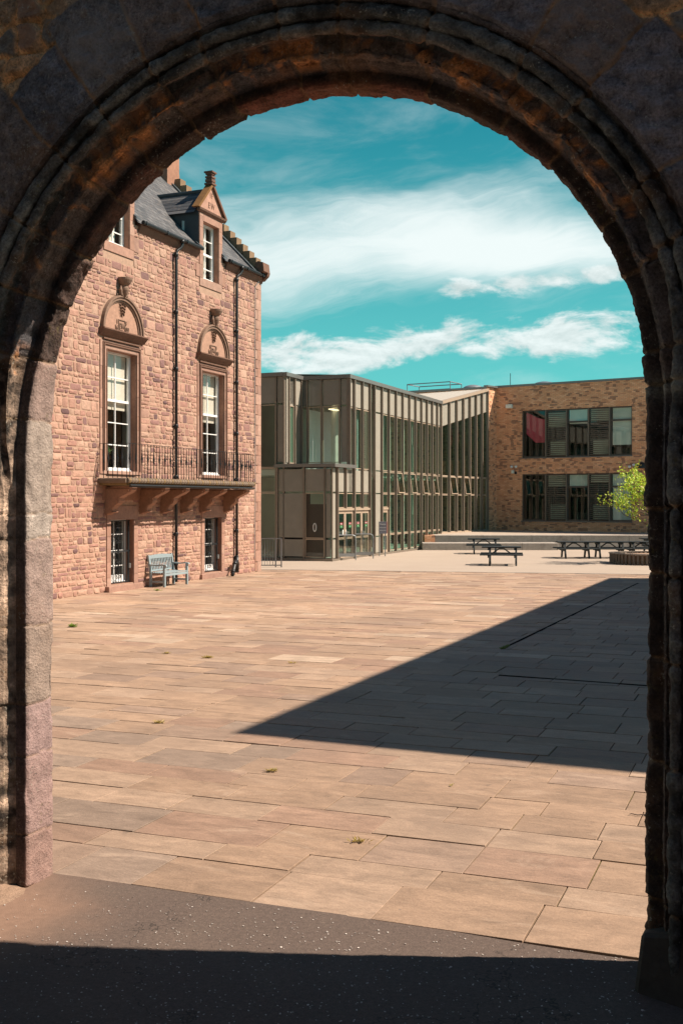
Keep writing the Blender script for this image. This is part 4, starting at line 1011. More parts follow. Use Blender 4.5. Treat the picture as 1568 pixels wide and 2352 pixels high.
panel(.04, .58, 6.85, TOP, m_panel, 'cream_panel', M=MS); pane(.04, .58, 4.25, 6.8, M=MS, y=-.03); panel(.66, 1.26, 6.85, TOP, m_panel, 'cream_panel', M=MS, y=-.04); panel(.66, 1.26, 4.25, 6.83, m_fin, 'recess_panel', M=MS, y=-.04); panel(-.22, -.03, 4.25, TOP, m_panel, 'cream_panel', M=MS, y=-.04)
endface(MF(-.32), 2.6, [(-.30, .04), (-1.28, .07), (-2.56, .07)], [(-.28, -.02, L1+.03, 4.0, 's'), (-1.24, -.33, L1+.03, 4.0, 's'), (-2.52, -1.32, L1+.03, 4.0, 's'), (-.28, -.02, .97, L1, 's'), (-1.24, -.33, .97, L1, 'g'), (-2.52, -1.32, .97, L1, 's'), (-.28, -.02, .15, .95, 's'), (-1.24, -.33, .15, .95, 'g'), (-2.52, -1.32, .15, .95, 's')], BS, 4.05)
# oval sticker on the glazed bay
g = MB(); g.tube([(-.78+.07*math.cos(t), -.03, 1.45+.17*math.sin(t)) for t in [i*math.pi/10 for i in range(21)]], .018, 5, cap=False); o = g.build('oval_marking', m_white, gb); o.matrix_local = MF(-.32)
# fascias, canopy, plinth
g = MB(); z = TOP; e = .16
g.box(1.42, 15.35, -e, .1, z, FA); g.box(1.40, 1.56, .1, 2.3, z, FA); g.box(-.36, 1.56, 2.1, 2.3, z, FA-.003); g.box(-.38, -.2, 2.3, 7, z, FA)
g.build('roof_fascia', m_coping, gb)
g = MB(); g.box(-.46, 2.02, -.22, .10, 4.05, 4.20); g.box(-.46, 1.50, .1, 2.68, 4.051, 4.199); g.build('lower_roof', m_coping, gb)
g = MB(); g.box(-.50, 2.05, -.12, .0, -.05, BS); g.box(-.50, -.33, 0, 6.5, -.05, BS); g.box(4.0, 15.3, -.16, .02, -.05, BS); g.box(2.0, 4.0, -.06, .02, -.05, BS-.02); g.build('plinth', m_fin, gb)
m_strip = paint('pale_interior_blind', (.62, .72, .60), .8, 0, .1)
for i, (a, b) in enumerate(zip(up[5:-1], up[6:])):
    g = MB(); q0 = a+.10+.25*((i*37) % 10)/10; g.box(q0, q0+.10+.05*(i % 3), .35, .37, L2+.05 if i % 2 else .2, 6.7); g.build('interior_blind', m_strip, gb)
# inside: floors, back wall, columns
g = MB(); g.box(1.6, 15.3, .12, 6, 3.72, 3.98); g.box(-.2, 1.6, .12, 6, 3.72, 3.98); g.box(-.2, 15.3, .12, 6, .02, .12); g.box(1.6, 22, 6, 6.2, 0, TOP); g.box(-.2, 1.6, 6, 6.1, 0, TOP)
g.box(1.6, 15.2, .1, 6, 7.9, TOP); g.box(-.2, 1.6, 2.3, 6, 7.9, TOP)
for x in (2.6, 6.2, 9.7, 13.4): g.tube([(x, 1.1, .1), (x, 1.1, 7.9)], .16, 10)
g.box(3.2, 3.35, 1.8, 6, .1, 3.7); g.box(7.9, 8.0, 2.2, 6, 4, 7.9); g.box(11.0, 11.1, 1.8, 6, .1, 7.9); g.box(3.0, 6.5, 3.0, 3.1, 4, 6.9)
g.build('interior', m_inner, gb)
g = MB(); g.box(3.4, 3.5, .3, 2.3, 3.99, 6.75); g.box(1.9, 3.4, 2.1, 2.2, 3.99, 6.75); g.build('inner_partition', m_white, gb)
g = MB(); g.box(-.10, .12, .35, 1.22, .15, 2.45); g.box(.05, .12, 1.2, 2.6, .1, 2.9); g.build('dark_lobby', m_black, gb)
m_lamp = bpy.data.materials.new('ceiling_lamp_light'); m_lamp.use_nodes = True; b_ = m_lamp.node_tree.nodes['Principled BSDF']; b_.inputs['Emission Color'].default_value = (1, .8, .45, 1); b_.inputs['Emission Strength'].default_value = 1.2
g = MB(); g.box(1.9, 2.7, .9, 1.1, 6.72, 6.76); g.build('ceiling_lamp', m_lamp, gb)
# second wing, turned towards the sun, with rising roof
VX, VY = 5.54, 59.91; EX, EY = 9.0, 66.0; wa = math.atan2(EY-VY, EX-VX); WL = math.hypot(EX-VX, EY-VY)
MW = Matrix.Rotation(-R(67.5), 4, 'Z') @ Matrix.Translation((VX+.3, VY-45.8, 0)) @ Matrix.Rotation(wa, 4, 'Z')
def rz2(x): return 8.05+x/WL*1.35
nf = 7; xs2 = [WL*(i/nf)**.93 for i in range(nf+1)]
for i, x in enumerate(xs2):
    if i: fin(x-.03, .78, rz2(x), M=MW, dp=.16, th=.08)
for i, (a, b) in enumerate(zip(xs2[:-1], xs2[1:])):
    a2, b2 = a+.05, b-.08
    g = MB(); g.prism([(a2, rz2(a)-1.28), (b2, rz2(b)-1.28), (b2, rz2(b)-.03), (a2, rz2(a)-.03)], -.02, .02, 'y'); o = g.build('cream_panel', m_panel, gb); o.matrix_local = MW
    zt = rz2(a)-1.32; g = MB(); g.prism([(a2, L2), (b2, L2), (b2, rz2(b)-1.32), (a2, zt)], -.01, .0, 'y')
    o = MB().box(a2, b2, -.03, .03, L2-.03, L2+.03).box(a2, a2+.04, -.03, .03, L2+.03, zt).build('window', m_fin_light, gb); o.matrix_local = MW; g.build('pane', m_gglass, o)
    if i in (1, 3): vent(a2+.02, b2-.02, L1+.03, L2-.04, M=MW, out=.15)
    else: pane(a2, b2, L1+.02, L2-.04, M=MW)
    pane(a2, b2, .80, L1, M=MW)
g = MB(); n = len(g.v)
g.hexa([(0, -.14, 8.05), (WL+.1, -.14, rz2(WL+.1)), (WL+.1, .1, rz2(WL+.1)), (0, .1, 8.05), (0, -.14, 8.22), (WL+.1, -.14, rz2(WL+.1)+.17), (WL+.1, .1, rz2(WL+.1)+.17), (0, .1, 8.22)])
o = g.build('roof_fascia', m_fin_light, gb); o.matrix_local = MW
g = MB(); g.box(-.1, WL+.05, -.16, .05, .70, .80); g.box(-.1, .1, 1.0, WL, 3.7, 3.98) if False else None; g.build('plinth', m_fin_light, gb).matrix_local = MW
def inv(M, p): return M.inverted() @ Vector(p)
GBM = Matrix.Translation((-.3, 45.8, 0)) @ Matrix.Rotation(R(67.5), 4, 'Z')
def toG(x, y, z): return tuple(GBM.inverted() @ Vector((x, y, z)))
g = MB(); V_ = toG(VX, VY, 8.20); E_ = toG(EX, EY, 9.55); K_ = toG(4.64, 70.0, 9.62); A_ = (1.5, 0, 8.2); B_ = (1.5, 7, 8.6)
g.poly([V_, E_, toG(9.6, 66.9, 9.6), K_]); g.poly([A_, V_, K_, B_]); g.poly([(-.3, 2.2, 8.18), (1.5, 2.2, 8.18), B_, (-.3, 7, 8.18)])
def seam(k, b):
    x, y, z = k.xyz(k.oc); f = k.m('FRACT', k.m('MULTIPLY', k.m('ADD', x, k.m('MULTIPLY', y, .6)), 1.6)); s_ = k.sm(f, .88, .95)
    setb(k, b, k.mix(s_, (.55, .50, .43), (.25, .22, .19)), .5, s_, .03)
g.build('roof', mat('standing_seam_roof', seam), gb)
# ------------------------------------------------------------------ brick building (local x along the face to the right, -y outwards)
bk = thing('brick_building', 'flat roofed yellow brown brick building with two wide window bands above concrete steps', 'building', (9.78, 67.0, 0), R(-32.2))
WB = [(1.70, 8.61, 5.27, 8.20), (1.70, 8.61, 1.36, 4.25)]; COP = 9.72; XL, XR = -8.5, 30
g = MB(); xs = sorted({XL, XR, 1.70, 8.61}); zs = sorted({0, 1.36, 4.25, 5.27, 8.20, COP})
for a, b in zip(xs[:-1], xs[1:]):
    for c, d in zip(zs[:-1], zs[1:]):
        if any(h[0] <= (a+b)/2 <= h[1] and h[2] <= (c+d)/2 <= h[3] for h in WB): continue
        g.quad((a, 0, c), (b, 0, c), (b, 0, d), (a, 0, d))
for a, b, c, d in WB: g.quad((a, 0, c), (a, .22, c), (a, .22, d), (a, 0, d)); g.quad((b, 0, c), (b, .22, c), (b, .22, d), (b, 0, d)); g.quad((a, 0, d), (b, 0, d), (b, .22, d), (a, .22, d)); g.quad((a, 0, c), (b, 0, c), (b, .22, c), (a, .22, c))
g.quad((XL, 12, 0), (XR, 12, 0), (XR, 12, COP), (XL, 12, COP)); g.quad((XL, 0, 0), (XL, 12, 0), (XL, 12, COP), (XL, 0, COP)); g.quad((XR, 0, 0), (XR, 12, 0), (XR, 12, COP), (XR, 0, COP))
BKM = Matrix.Translation((9.78, 67.0, 0)) @ Matrix.Rotation(R(-32.2), 4, 'Z')
p = BKM.inverted() @ Vector((EX, EY, 0)); g.quad((p.x, p.y, 0), (.0, -.002, 0), (0, -.002, COP-.03), (p.x, p.y, COP-.03))
g.build('wall', m_brick, bk)
g = MB(); g.box(XL, XR, -.06, .3, COP, COP+.13); g.box(XL, XR, .3, 12, COP-.05, COP+.02); g.beam((p.x-.05, p.y, COP+.02), (0, 0, COP+.02), .3, .1); g.build('coping', m_coping, bk)
m_frame = paint('dark_bronze_frame', (.095, .08, .068), .5, .2, .1)
m_curtain = paint('red_interior_wall', (.75, .08, .13), .8, 0, .15, 1)
m_paleblind = paint('pale_roller_blind', (.80, .84, .76), .8, 0, .12, 2)
divs = [1.70, 3.24, 4.60, 5.94, 7.27, 8.61]
for wi, (a, b, c, d) in enumerate(WB):
    for j in range(5):
        x0, x1 = divs[j], divs[j+1]; g = MB(); f = .07; y = .14
        g.box(x0, x0+f, y-.05, y+.05, c, d); g.box(x1-f, x1, y-.05, y+.05, c, d); g.box(x0+f, x1-f, y-.05, y+.05, d-f, d); g.box(x0+f, x1-f, y-.05, y+.05, c, c+f*1.4)
        if j in (2, 4): g.box(x0+f, x1-f, y-.05, y+.05, d-.86, d-.76)
        wn = g.build('window', m_frame, bk)
        g = MB(); g.quad((x0+f, y, c+f), (x1-f, y, c+f), (x1-f, y, d-f), (x0+f, y, d-f)); g.build('pane', m_dglass, wn)
        if j in (1, 3):
            g = MB(); ns = 24
            for s in range(ns): z = c+.12+(d-c-.2)*s/(ns-1); g.hexa([(x0+.05, -.02, z-.035), (x1-.05, -.02, z-.035), (x1-.05, .06, z+.005), (x0+.05, .06, z+.005), (x0+.05, -.025, z-.02), (x1-.05, -.025, z-.02), (x1-.05, .055, z+.02), (x0+.05, .055, z+.02)])
            g.box(x0, x0+.05, -.03, .09, c+.03, d-.03); g.box(x1-.05, x1, -.03, .09, c+.03, d-.03); g.build('louvre', m_fin, wn)
            g = MB(); g.box(x0+.25, x1-.15, y+.06, y+.075, c+.12, c+1.0); g.build('board', m_paleblind, wn)
        bl = {(0, 1): (.1, 1.0), (0, 2): (.0, .84), (0, 3): (.0, .75), (0, 4): (.0, 2.2), (1, 2): (.0, .78), (1, 3): (0, .5), (1, 4): (0, 2.75), (1, 1): (.0, .7)}.get((wi, j))
        if bl:
            g = MB(); g.box(x0+.12, x1-.10, y+.06, y+.075, d-.08-bl[1], d-.08-bl[0]); g.build('blind', m_paleblind, wn)
    g = MB(); g.box(a-.05, b+.03, -.05, .10, c-.06, c-.001); g.build('window_sill', m_coping, bk)
    g = MB(); g.box(a-1, b+1, 4.2, 4.3, c-.8, d+.6); g.box(a-1, b+1, .25, 4.2, c-.9, c-.8); g.box(a-1, b+1, .25, 4.2, d+.5, d+.6); g.box(a-1.1, a-1, .25, 4.2, c-.9, d+.6)
    for x in (3.3, 6.1): g.box(x, x+.08, 1.2, 4.2, c-.8, d+.5)
    for x in (2.1, 4.8, 5.5, 7.6): g.box(x, x+.7, .8, 1.3, c-.8, c+.35+.2*math.sin(x*7))
    g.build('interior', m_indark, bk)
g = MB(); g.prism([(1.9, 6.75), (2.5, 6.2), (3.15, 6.2), (3.15, 7.6), (2.6, 7.75), (1.9, 8.1)], .26, .30, 'y'); g.build('red_interior_screen', m_curtain, bk)
def boxpart(name, x0, x1, z0, z1, dpt, mt, par=bk): 
    g = MB(); g.box(x0, x1, -dpt, -.002, z0, z1); return g.build(name, mt, par, bevel=.02)
boxpart('floodlight', .72, 1.10, 8.38, 8.62, .30, m_paleblind); boxpart('wall_box', 1.02, 1.20, 4.30, 4.50, .12, m_paleblind); boxpart('wall_box', 1.25, 1.37, 4.25, 4.42, .12, m_black)
for x, z in ((1.06, 4.74), (1.34, 4.74), (8.49, 4.62), (8.74, 4.72)):
    g = MB(); g.lathe([(.0, .05), (.06, .04), (.09, 0), (.09, -.05), (.05, -.10), (0, -.12)], (x, -.13, z), 10); g.box(x-.03, x+.03, -.13, 0, z+.0, z+.05); g.build('security_camera', m_white, bk)
g = MB(); g.lathe([(0, .22), (.14, .18), (.24, .05), (.26, -.15), (0, -.16)], (9.2, -.1, 4.65), 14); g.build('wall_lamp', m_black, bk)
# roof things
g = MB(); g.lathe([(.75, 0), (.72, .18), (.5, .34), (.2, .42), (.0, .43)], (-2.4, 1.6, COP+.05), 18); g.build('roof_dome', m_grey, bk, smooth=True)
g = MB(); g.lathe([(.75, 0), (.72, .14), (.5, .24), (.2, .30), (.0, .31)], (2.7, 1.2, COP+.05), 18); g.build('roof_dome', m_steel, bk, smooth=True)
g = MB(); g.tube([(.80, .3, COP), (.80, .3, 10.62)], .02, 5); g.build('lightning_rod', m_black, bk)
def rails(x0, x1, y0, y1, z):
    g = MB()
    P = [(x0, y0), (x1, y0), (x1, y1), (x0, y1)]
    for i in range(4):
        q, r_ = P[i], P[(i+1) % 4]; g.tube([(q[0], q[1], z+.95), (r_[0], r_[1], z+.95)], .035, 6); g.tube([(q[0], q[1], z+.5), (r_[0], r_[1], z+.5)], .02, 6); g.tube([(q[0], q[1], z), (q[0], q[1], z+.95)], .03, 6)
    g.build('roof_railing', m_grey, bk)
rails(-6.9, -3.7, .9, 2.6, COP-.25)
# ------------------------------------------------------------------ terrace and steps
H1, H2 = .376, .735
ter = MB(); ter.poly([(4.55, 56.9, H2), (60, 56.9, H2), (60, 90, H2), (-6, 90, H2), (-2, 66, H2), (5.5, 60.2, H2)]) 
struct(ter.build('terrace_floor', mat('terrace_aggregate', yard)))
st = thing('terrace_steps', 'two long pale concrete steps up to the terrace before the brick building', 'steps', (0, 0, 0))
def blocks(y0, y1, z0, z1, xa, xb, L=2.6):
    x = xa; 
    while x < xb-.05:
        e = min(x+L, xb); g = MB(); g.box(x+.006, e-.006, y0, y1, z0, z1); g.build('step_block', m_conc, st, bevel=.015); x = e
blocks(55.65, 56.95, -.05, H1, 4.25, 11.35); blocks(56.92, 58.2, -.05, H2+.006, 5.0, 30)
g = MB(); 
for i in range(1, 3): g.box(11.45, 30, 55.9+i*.33, 57, -.05, H1*i/3+.0)
g.box(11.45, 30, 56.6, 56.95, -.05, H1-.005); g.build('small_steps', m_conc, st)
g = MB(); g.box(4.45, 5.0, 56.9, 57.6, -.05, H2+.01); g.build('brick_cheek', m_brick, st)
# ------------------------------------------------------------------ bench by the wall
bench = thing('garden_bench', 'pale blue green slatted wooden bench with arms against the sandstone wall', 'bench', (-5.27, 32.5, .005), R(68))
g = MB(); BL = .66
for x in (-BL, BL):
    s = 1
    g.beam((x, .24, 0), (x, .24, .42), .055, .07, up=(0, 1, 0)); g.beam((x, .24, .40), (x, .33, .95), .055, .06, up=(0, 1, 0)); g.build('back_leg', m_bench, bench); g = MB(); g.box(x-.03, x+.03, -.27, -.20, 0, .63)
    o = g.build('front_leg', m_bench, bench); g = MB()
    g.prism([(-.33, .63), (-.30, .67), (-.18, .685), (.0, .665), (.29, .68), (.29, .645), (.0, .63), (-.18, .645), (-.26, .63)], x-.04, x+.04, 'x'); g.prism([(-.24, .63), (-.20, .63), (-.20, .55)], x-.02, x+.02, 'x'); g.build('armrest', m_bench, bench); g = MB()
    g.box(x-.02, x+.02, -.20, .21, .13, .18); g.build('stretcher', m_bench, bench); g = MB()
for i in range(6): g.box(-BL+.0, BL, -.26+i*.082, -.26+i*.082+.062, .405+.004*abs(i-2), .43+.004*abs(i-2))
g.build('seat', m_bench, bench)
g = MB(); g.box(-BL+.031, BL-.031, -.265, -.24, .33, .40); g.build('seat_rail', m_bench, bench)
g = MB(); n = 14
g.prism([(-BL+.03, .84), (BL-.03, .84), (BL-.03, .93), (.35, .955), (0, .965), (-.35, .955), (-BL+.03, .93)], .295, .33, 'y'); g.build('top_rail', m_bench, bench)
g = MB(); g.box(-BL+.03, BL-.03, .25, .28, .46, .51)
for i in range(n): x = -BL+.09+(2*BL-.18)*i/(n-1); g.hexa([(x-.018, .255, .505), (x+.018, .255, .505), (x+.018, .27, .505), (x-.018, .27, .505), (x-.018, .305, .845), (x+.018, .305, .845), (x+.018, .32, .845), (x-.018, .32, .845)])
g.build('backrest', m_bench, bench)
# ------------------------------------------------------------------ picnic tables
def picnic():
    t = thing('picnic_table', 'x', 'picnic table')
    g = MB()
    for i in range(5): g.box(-.78, .78, -.36+i*.146, -.36+i*.146+.138, .70, .755)
    g.build('tabletop', m_tablew, t, bevel=.006)
    for s in (-1, 1):
        g = MB()
        for i in range(2): g.box(-.85, .85, s*.69-.13+i*.135, s*.69-.13+i*.135+.128, .415, .47)
        g.build('seat', m_tablew, t, bevel=.006)
    for x in (-.52, .52):
        g = MB(); g.box(x-.022, x+.022, -.80, .80, .325, .415); g.box(x-.022, x+.022, -.34, .34, .61, .70); g.build('crossbeam', m_tablew, t)
        for s in (-1, 1):
            g = MB(); g.hexa([(x+.023, s*.60-.06, 0), (x+.095, s*.60-.06, 0), (x+.095, s*.60+.06, 0), (x+.023, s*.60+.06, 0), (x+.023, s*.27-.06, .70), (x+.095, s*.27-.06, .70), (x+.095, s*.27+.06, .70), (x+.023, s*.27+.06, .70)]); g.build('leg', m_tablew, t)
        g = MB(); sg = 1 if x > 0 else -1
        g.hexa([(x-sg*.02, -.045, .40), (x-sg*.02, .045, .40), (x-sg*.10, .045, .40), (x-sg*.10, -.045, .40), (sg*.10, -.045, .685), (sg*.10, .045, .685), (sg*.02, .045, .685), (sg*.02, -.045, .685)]); g.build('brace', m_tablew, t)
    g = MB(); g.box(-.06, .06, -.33, .33, .655, .70); g.build('top_batten', m_tablew, t)
    return t
pt = picnic(); GP = 'picnic tables in the yard'
spots = [(6.45, 42.85, -9, 'nearest dark picnic table, standing apart left of the planter'), (6.95, 52.0, -7, 'dark picnic table behind the nearest one, close to the steps'),
         (10.52, 48.1, -3, 'left table of the row of dark picnic tables behind the planter'), (12.08, 48.15, -3, 'dark picnic table second from the left in the row behind the planter'),
         (13.64, 48.2, -3, 'dark picnic table cut off by the right jamb, at the end of the row'), (15.55, 52.5, -3, 'dark picnic table near the steps, farther back at the right jamb')]
for i, (x, y, a, lb) in enumerate(spots):
    o = pt if i == 0 else dup(pt, (x, y, 0), R(a)); o.location = (x, y, .006); o.rotation_euler = (0, 0, R(a)); o['label'] = lb; o['group'] = GP
# ------------------------------------------------------------------ round slatted planter with a young tree
PC = (12.62, 43.85)
pln = thing('round_planter', 'low round planter bench of weathered grey wooden slats around a young tree', 'planter', (PC[0], PC[1], .006))
g = MB(); 
for i in range(54):
    t = 2*math.pi*i/54; m = Matrix.Rotation(t, 3, 'Z'); g.obox(m @ Vector((1.50, 0, .20)), (.04, .085, .40), m)
g.build('slat_ring', m_slatw, pln)
g = MB()
for i in range(40):
    t0, t1 = 2*math.pi*i/40+.004, 2*math.pi*(i+1)/40-.004; c0, s0, c1, s1 = math.cos(t0), math.sin(t0), math.cos(t1), math.sin(t1)
    for r0, r1 in ((1.16, 1.34), (1.36, 1.56)): g.hexa([(r0*c0, r0*s0, .405), (r1*c0, r1*s0, .405), (r1*c1, r1*s1, .405), (r0*c1, r0*s1, .405), (r0*c0, r0*s0, .445), (r1*c0, r1*s0, .445), (r1*c1, r1*s1, .445), (r0*c1, r0*s1, .445)])
g.build('seat_ring', m_slatw, pln)
g = MB(); g.tube([(0, 0, 0), (0, 0, .38)], 1.14, 32); g.build('earth', mat('planter_soil', soil), pln)
tree = thing('young_tree', 'young tree with sparse fresh yellow green leaves reaching out past the right jamb', 'tree', (PC[0]+.35, PC[1]+.1, .3))
rt = random.Random(21); g = MB(); tips = []
def branch(p, d, L, r, lev):
    pts = [p]; q = Vector(p); dd = Vector(d).normalized(); n = 5
    for i in range(n):
        dd = (dd+Vector((rt.uniform(-.22, .22), rt.uniform(-.22, .22), rt.uniform(-.08, .16)))).normalized(); q = q+dd*L/n; pts.append(q.copy())
        if lev >= 2: tips.append((q.copy(), lev))
    g.tube(pts, [r*(1-.6*i/n) for i in range(n+1)], 6 if lev < 2 else 4)
    if lev < 4:
        for k_ in range(4 if lev < 3 else 2):
            i = rt.randint(1, n); t = rt.uniform(0, 6.28); sp = rt.uniform(.5, 1.0)
            side_ = Vector((math.cos(t), math.sin(t), rt.uniform(-.1, .5)))
            branch(pts[i], dd+side_*sp, L*rt.uniform(.5, .7), r*.45, lev+1)
trk = [Vector((0, 0, 0)), Vector((.03, 0, .9)), Vector((-.02, .04, 1.7)), Vector((.02, 0, 2.4)), Vector((0, 0, 3.2))]
g.tube(trk, [.07, .06, .055, .045, .03], 8)
tr = g; 
for i in range(9):
    t = i*2.4+.4; z = 1.4+i*.2; base_ = Vector((0, 0, z)); branch(base_, (math.cos(t), math.sin(t), .35), 1.35-.06*i, .026, 1)
branch(Vector((0, 0, 1.15)), (-1, -.1, .42), 1.55, .03, 1); branch(Vector((0, 0, 1.6)), (-1, .2, .5), 1.5, .03, 1); branch(Vector((0, 0, 2.0)), (-1, .0, .35), 1.3, .026, 1)
m_bark = paint('tree_bark', (.09, .065, .05), .9, 0, .3, 20); g.build('trunk', m_bark, tree)
g = MB()
for q, lev in tips:
    for i in range((3 if rt.random() < .38 else 0) if lev >= 3 else 1):
        c = q+Vector([rt.gauss(0, .07) for _ in range(3)]); s = rt.uniform(.035, .075); a = Vector([rt.gauss(0, 1) for _ in range(3)]).normalized(); b = a.orthogonal().normalized()*.6; a = a*s; b = b*s
        v = rt.random(); g.col((.42+.2*v, .60+.14*v, .05) if rt.random() < .7 else (.26, .50, .04) if rt.random() < .7 else (.55, .36, .07)); g.quad(c-a, c+b, c+a, c-b)
def leaf(k, b):
    k.put(b.inputs['Base Color'], attr(k)); b.inputs['Roughness'].default_value = .5
    t = k.new('ShaderNodeBsdfTranslucent'); k.put(t.inputs[0], attr(k)); mx = k.new('ShaderNodeMixShader'); mx.inputs[0].default_value = .45
    o = [n for n in k.n if n.bl_idname == 'ShaderNodeOutputMaterial'][0]; k.l.new(b.outputs[0], mx.inputs[1]); k.l.new(t.outputs[0], mx.inputs[2]); k.l.new(mx.outputs[0], o.inputs[0])
m_leaf = mat('spring_leaf', leaf); g.build('foliage', m_leaf, tree)
# ------------------------------------------------------------------ railings, fence, sign
def hoop(x0, y0, x1, y1, label):
    a, b = Vector((x0, y0, 0)), Vector((x1, y1, 0)); L = (b-a).length; t = thing('guard_rail', label, 'railing', (x0, y0, .006), math.atan2(y1-y0, x1-x0), 'guard rails at the entrance doors')
    g = MB(); g.tube([(0, 0, 0), (0, 0, 1.05), (.03, 0, 1.1), (L-.14, 0, 1.1), (L-.04, 0, 1.06), (L, 0, .96), (L, 0, 0)], .026, 8); g.build('hoop', m_steel, t)
    g = MB(); g.box(.03, L-.03, -.012, .012, .16, .30); g.build('bottom_rail', m_steel, t)
    g = MB(); g.box(.03, L-.03, -.004, .004, .30, 1.07); g.build('screen', m_screen, t)
hoop(-.14, 46.05, .62, 46.25, 'grey guard rail before the left pair of entrance doors'); hoop(.62, 47.55, 1.42, 47.6, 'grey guard rail before the right pair of entrance doors')
fence = thing('metal_fence', 'short grey metal fence of upright bars between sandstone house and glass building', 'fence', (-2.34, 41.35, .006), R(180))
g = MB(); FLn = 2.4; g.box(0, FLn, -.02, .02, .06, .10); g.box(0, FLn, -.02, .02, 1.10, 1.14); g.build('rail', m_grey, fence)
for x, h in ((.0, 1.14), (.22, 1.14), (1.5, 1.14)): g = MB(); g.box(x-.025, x+.025, -.025, .025, 0, h); g.build('post', m_grey, fence)
for i in range(20): x = .33+i*.105; g = MB(); g.tube([(x, 0, .08), (x, 0, 1.12)], .011, 5); g.build('bar', m_grey, fence)
sign = thing('building_sign', 'small grey building sign on two posts in front of the glass wall', 'sign', (1.77, 49.6, .006), R(4))
for x in (0, .27): g = MB(); g.tube([(x, 0, 0), (x, 0, 1.12 if x else 1.15)], .028, 8); g.build('post', m_steel, sign)
g = MB(); g.box(-.03, .33, -.03, .01, 1.05, 1.62); bd = g.build('board', paint('slate_grey_sign', (.15, .155, .19), .45, 0, .05), sign, bevel=.006)
g = MB(); g.box(.333, .37, -.028, .008, 1.07, 1.62); g.build('red_edge', m_red, sign)
lettering('Reception', .085, .002, m_white, bd, facing(.15, -.033, 1.47), 'lettering', narrow=.8)
g = MB(); g.box(-.0, .30, -.034, -.031, 1.325, 1.337); g.box(-.0, .30, -.034, -.031, 1.205, 1.217); g.build('rule_lines', m_white, bd)
# ------------------------------------------------------------------ paving odds and ends
m_slot = paint('dirty_slot', (.028, .024, .020), 1.0, 0, .4, 20); m_slot.node_tree.nodes['Principled BSDF'].inputs['Specular IOR Level'].default_value = 0
dr = thing('drain_slot', 'long narrow dark drain slot running away across the shaded paving', 'drain', (2.81, 18.6, 0), math.atan2(14.8, 6.5))
g = MB(); g.box(0, 16.2, -.022, .022, -.02, .0075); g.build('channel', m_slot, dr)
g = MB(); rm = random.Random(8)
for i in range(60): x = rm.uniform(-.05, .5)*rm.random(); g.tube([(x, rm.gauss(0, .02), .004), (x+.01, rm.gauss(0, .02), .02+.015*rm.random())], [.02, .004], 4)
g.build('moss', paint('moss', (.16, .20, .05), .95, 0, .3, 30), dr)
dr2 = thing('drain_grating', 'dark damp joint running sideways across the shaded flagstones', 'drain', (2.34, 15.8, 0), math.atan2(14.9-15.8, 4.3-2.34))
g = MB(); g.hexa([(0, -.03, -.02), (5, -.015, -.02), (5, .01, -.02), (0, .03, -.02), (0, -.03, .0075), (5, -.015, .0075), (5, .01, .0075), (0, .03, .0075)]); g.build('channel', m_slot, dr2)
m_weed = paint('weed_leaves', (.10, .17, .025), .6, 0, .3, 30); m_dry = paint('dry_grass', (.26, .20, .07), .8, 0, .3, 30)
def gp(X, Y): z = EYE*2440/(Y-1150); return ((X-784)/2440*z, z)
def weed(X, Y, s, n, mt, label, flat=.4):
    x, y = gp(X, Y); g = MB(); r_ = random.Random(int(X*7+Y))
    for i in range(n):
        t = r_.uniform(0, 6.28); L = s*r_.uniform(.5, 1); w_ = L*.14; d_ = Vector((math.cos(t), math.sin(t), 0)); c = Vector((r_.gauss(0, s*.5), r_.gauss(0, s*.18), 0)); u_ = Vector((-d_.y, d_.x, 0))*w_; hgt = L*r_.uniform(.3, 1.0)*flat*2
        v = r_.uniform(.8, 1.2); g.col((.22*v, .34*v, .05) if mt is m_weed else (.42*v, .33*v, .10)); g.poly([c, c+d_*L*.5+u_+Vector((0, 0, hgt*.7)), c+d_*L+Vector((0, 0, hgt)), c+d_*L*.5-u_+Vector((0, 0, hgt*.7))])
    o = g.build('weed', m_leaf); o.scale = (.62,)*3; o.location = (x, y, .003); tag(o, label, 'weed', 'weeds in the paving joints')
weed(168, 1441, .16, 60, m_weed, 'green leafy weed growing in the sunny paving near the left jamb', .5)
weed(383, 1502, .09, 40, m_dry, 'small brown tuft in the paving, left of the longer dry tuft')
weed(478, 1512, .13, 60, m_dry, 'longer dry yellow tuft of grass in the sunny paving')
weed(672, 1524, .08, 40, m_dry, 'dry tuft of grass in the sunny paving, above the shadow point')
weed(363, 1662, .09, 50, m_dry, 'yellow moss tuft in a joint left of the shadow point')
weed(625, 1773, .09, 50, m_dry, 'yellow moss tuft in a joint just below the shadow point')
weed(822, 1935, .08, 50, m_dry, 'yellow moss tuft in a joint of the near flagstones')
weed(362, 1357, .14, 40, m_weed, 'low weed at the foot of the wall by the door step')
g = MB(); x, y = gp(1490, 1875); rr_ = random.Random(2)
g.tube([(x-.16, y+.0, .02), (x-.14, y+.03, .012), (x-.10, y-.01, .012), (x-.03, y-.0, .014), (x+.03, y+.03, .02), (x+.10, y+.06, .03)], [.002, .004, .004, .005, .005, .004], 5); g.tube([(x-.03, y, .014), (x-.0, y-.04, .012), (x+.06, y-.05, .02)], [.004, .003, .002], 5); g.tube([(x-.03, y, .014), (x+.02, y+.07, .02)], [.004, .002], 5)
tag(g.build('twig', m_bark), 'thin dry twig lying on the paving beside the right jamb', 'twig')
g = MB(); x, y = gp(1036, 1806)
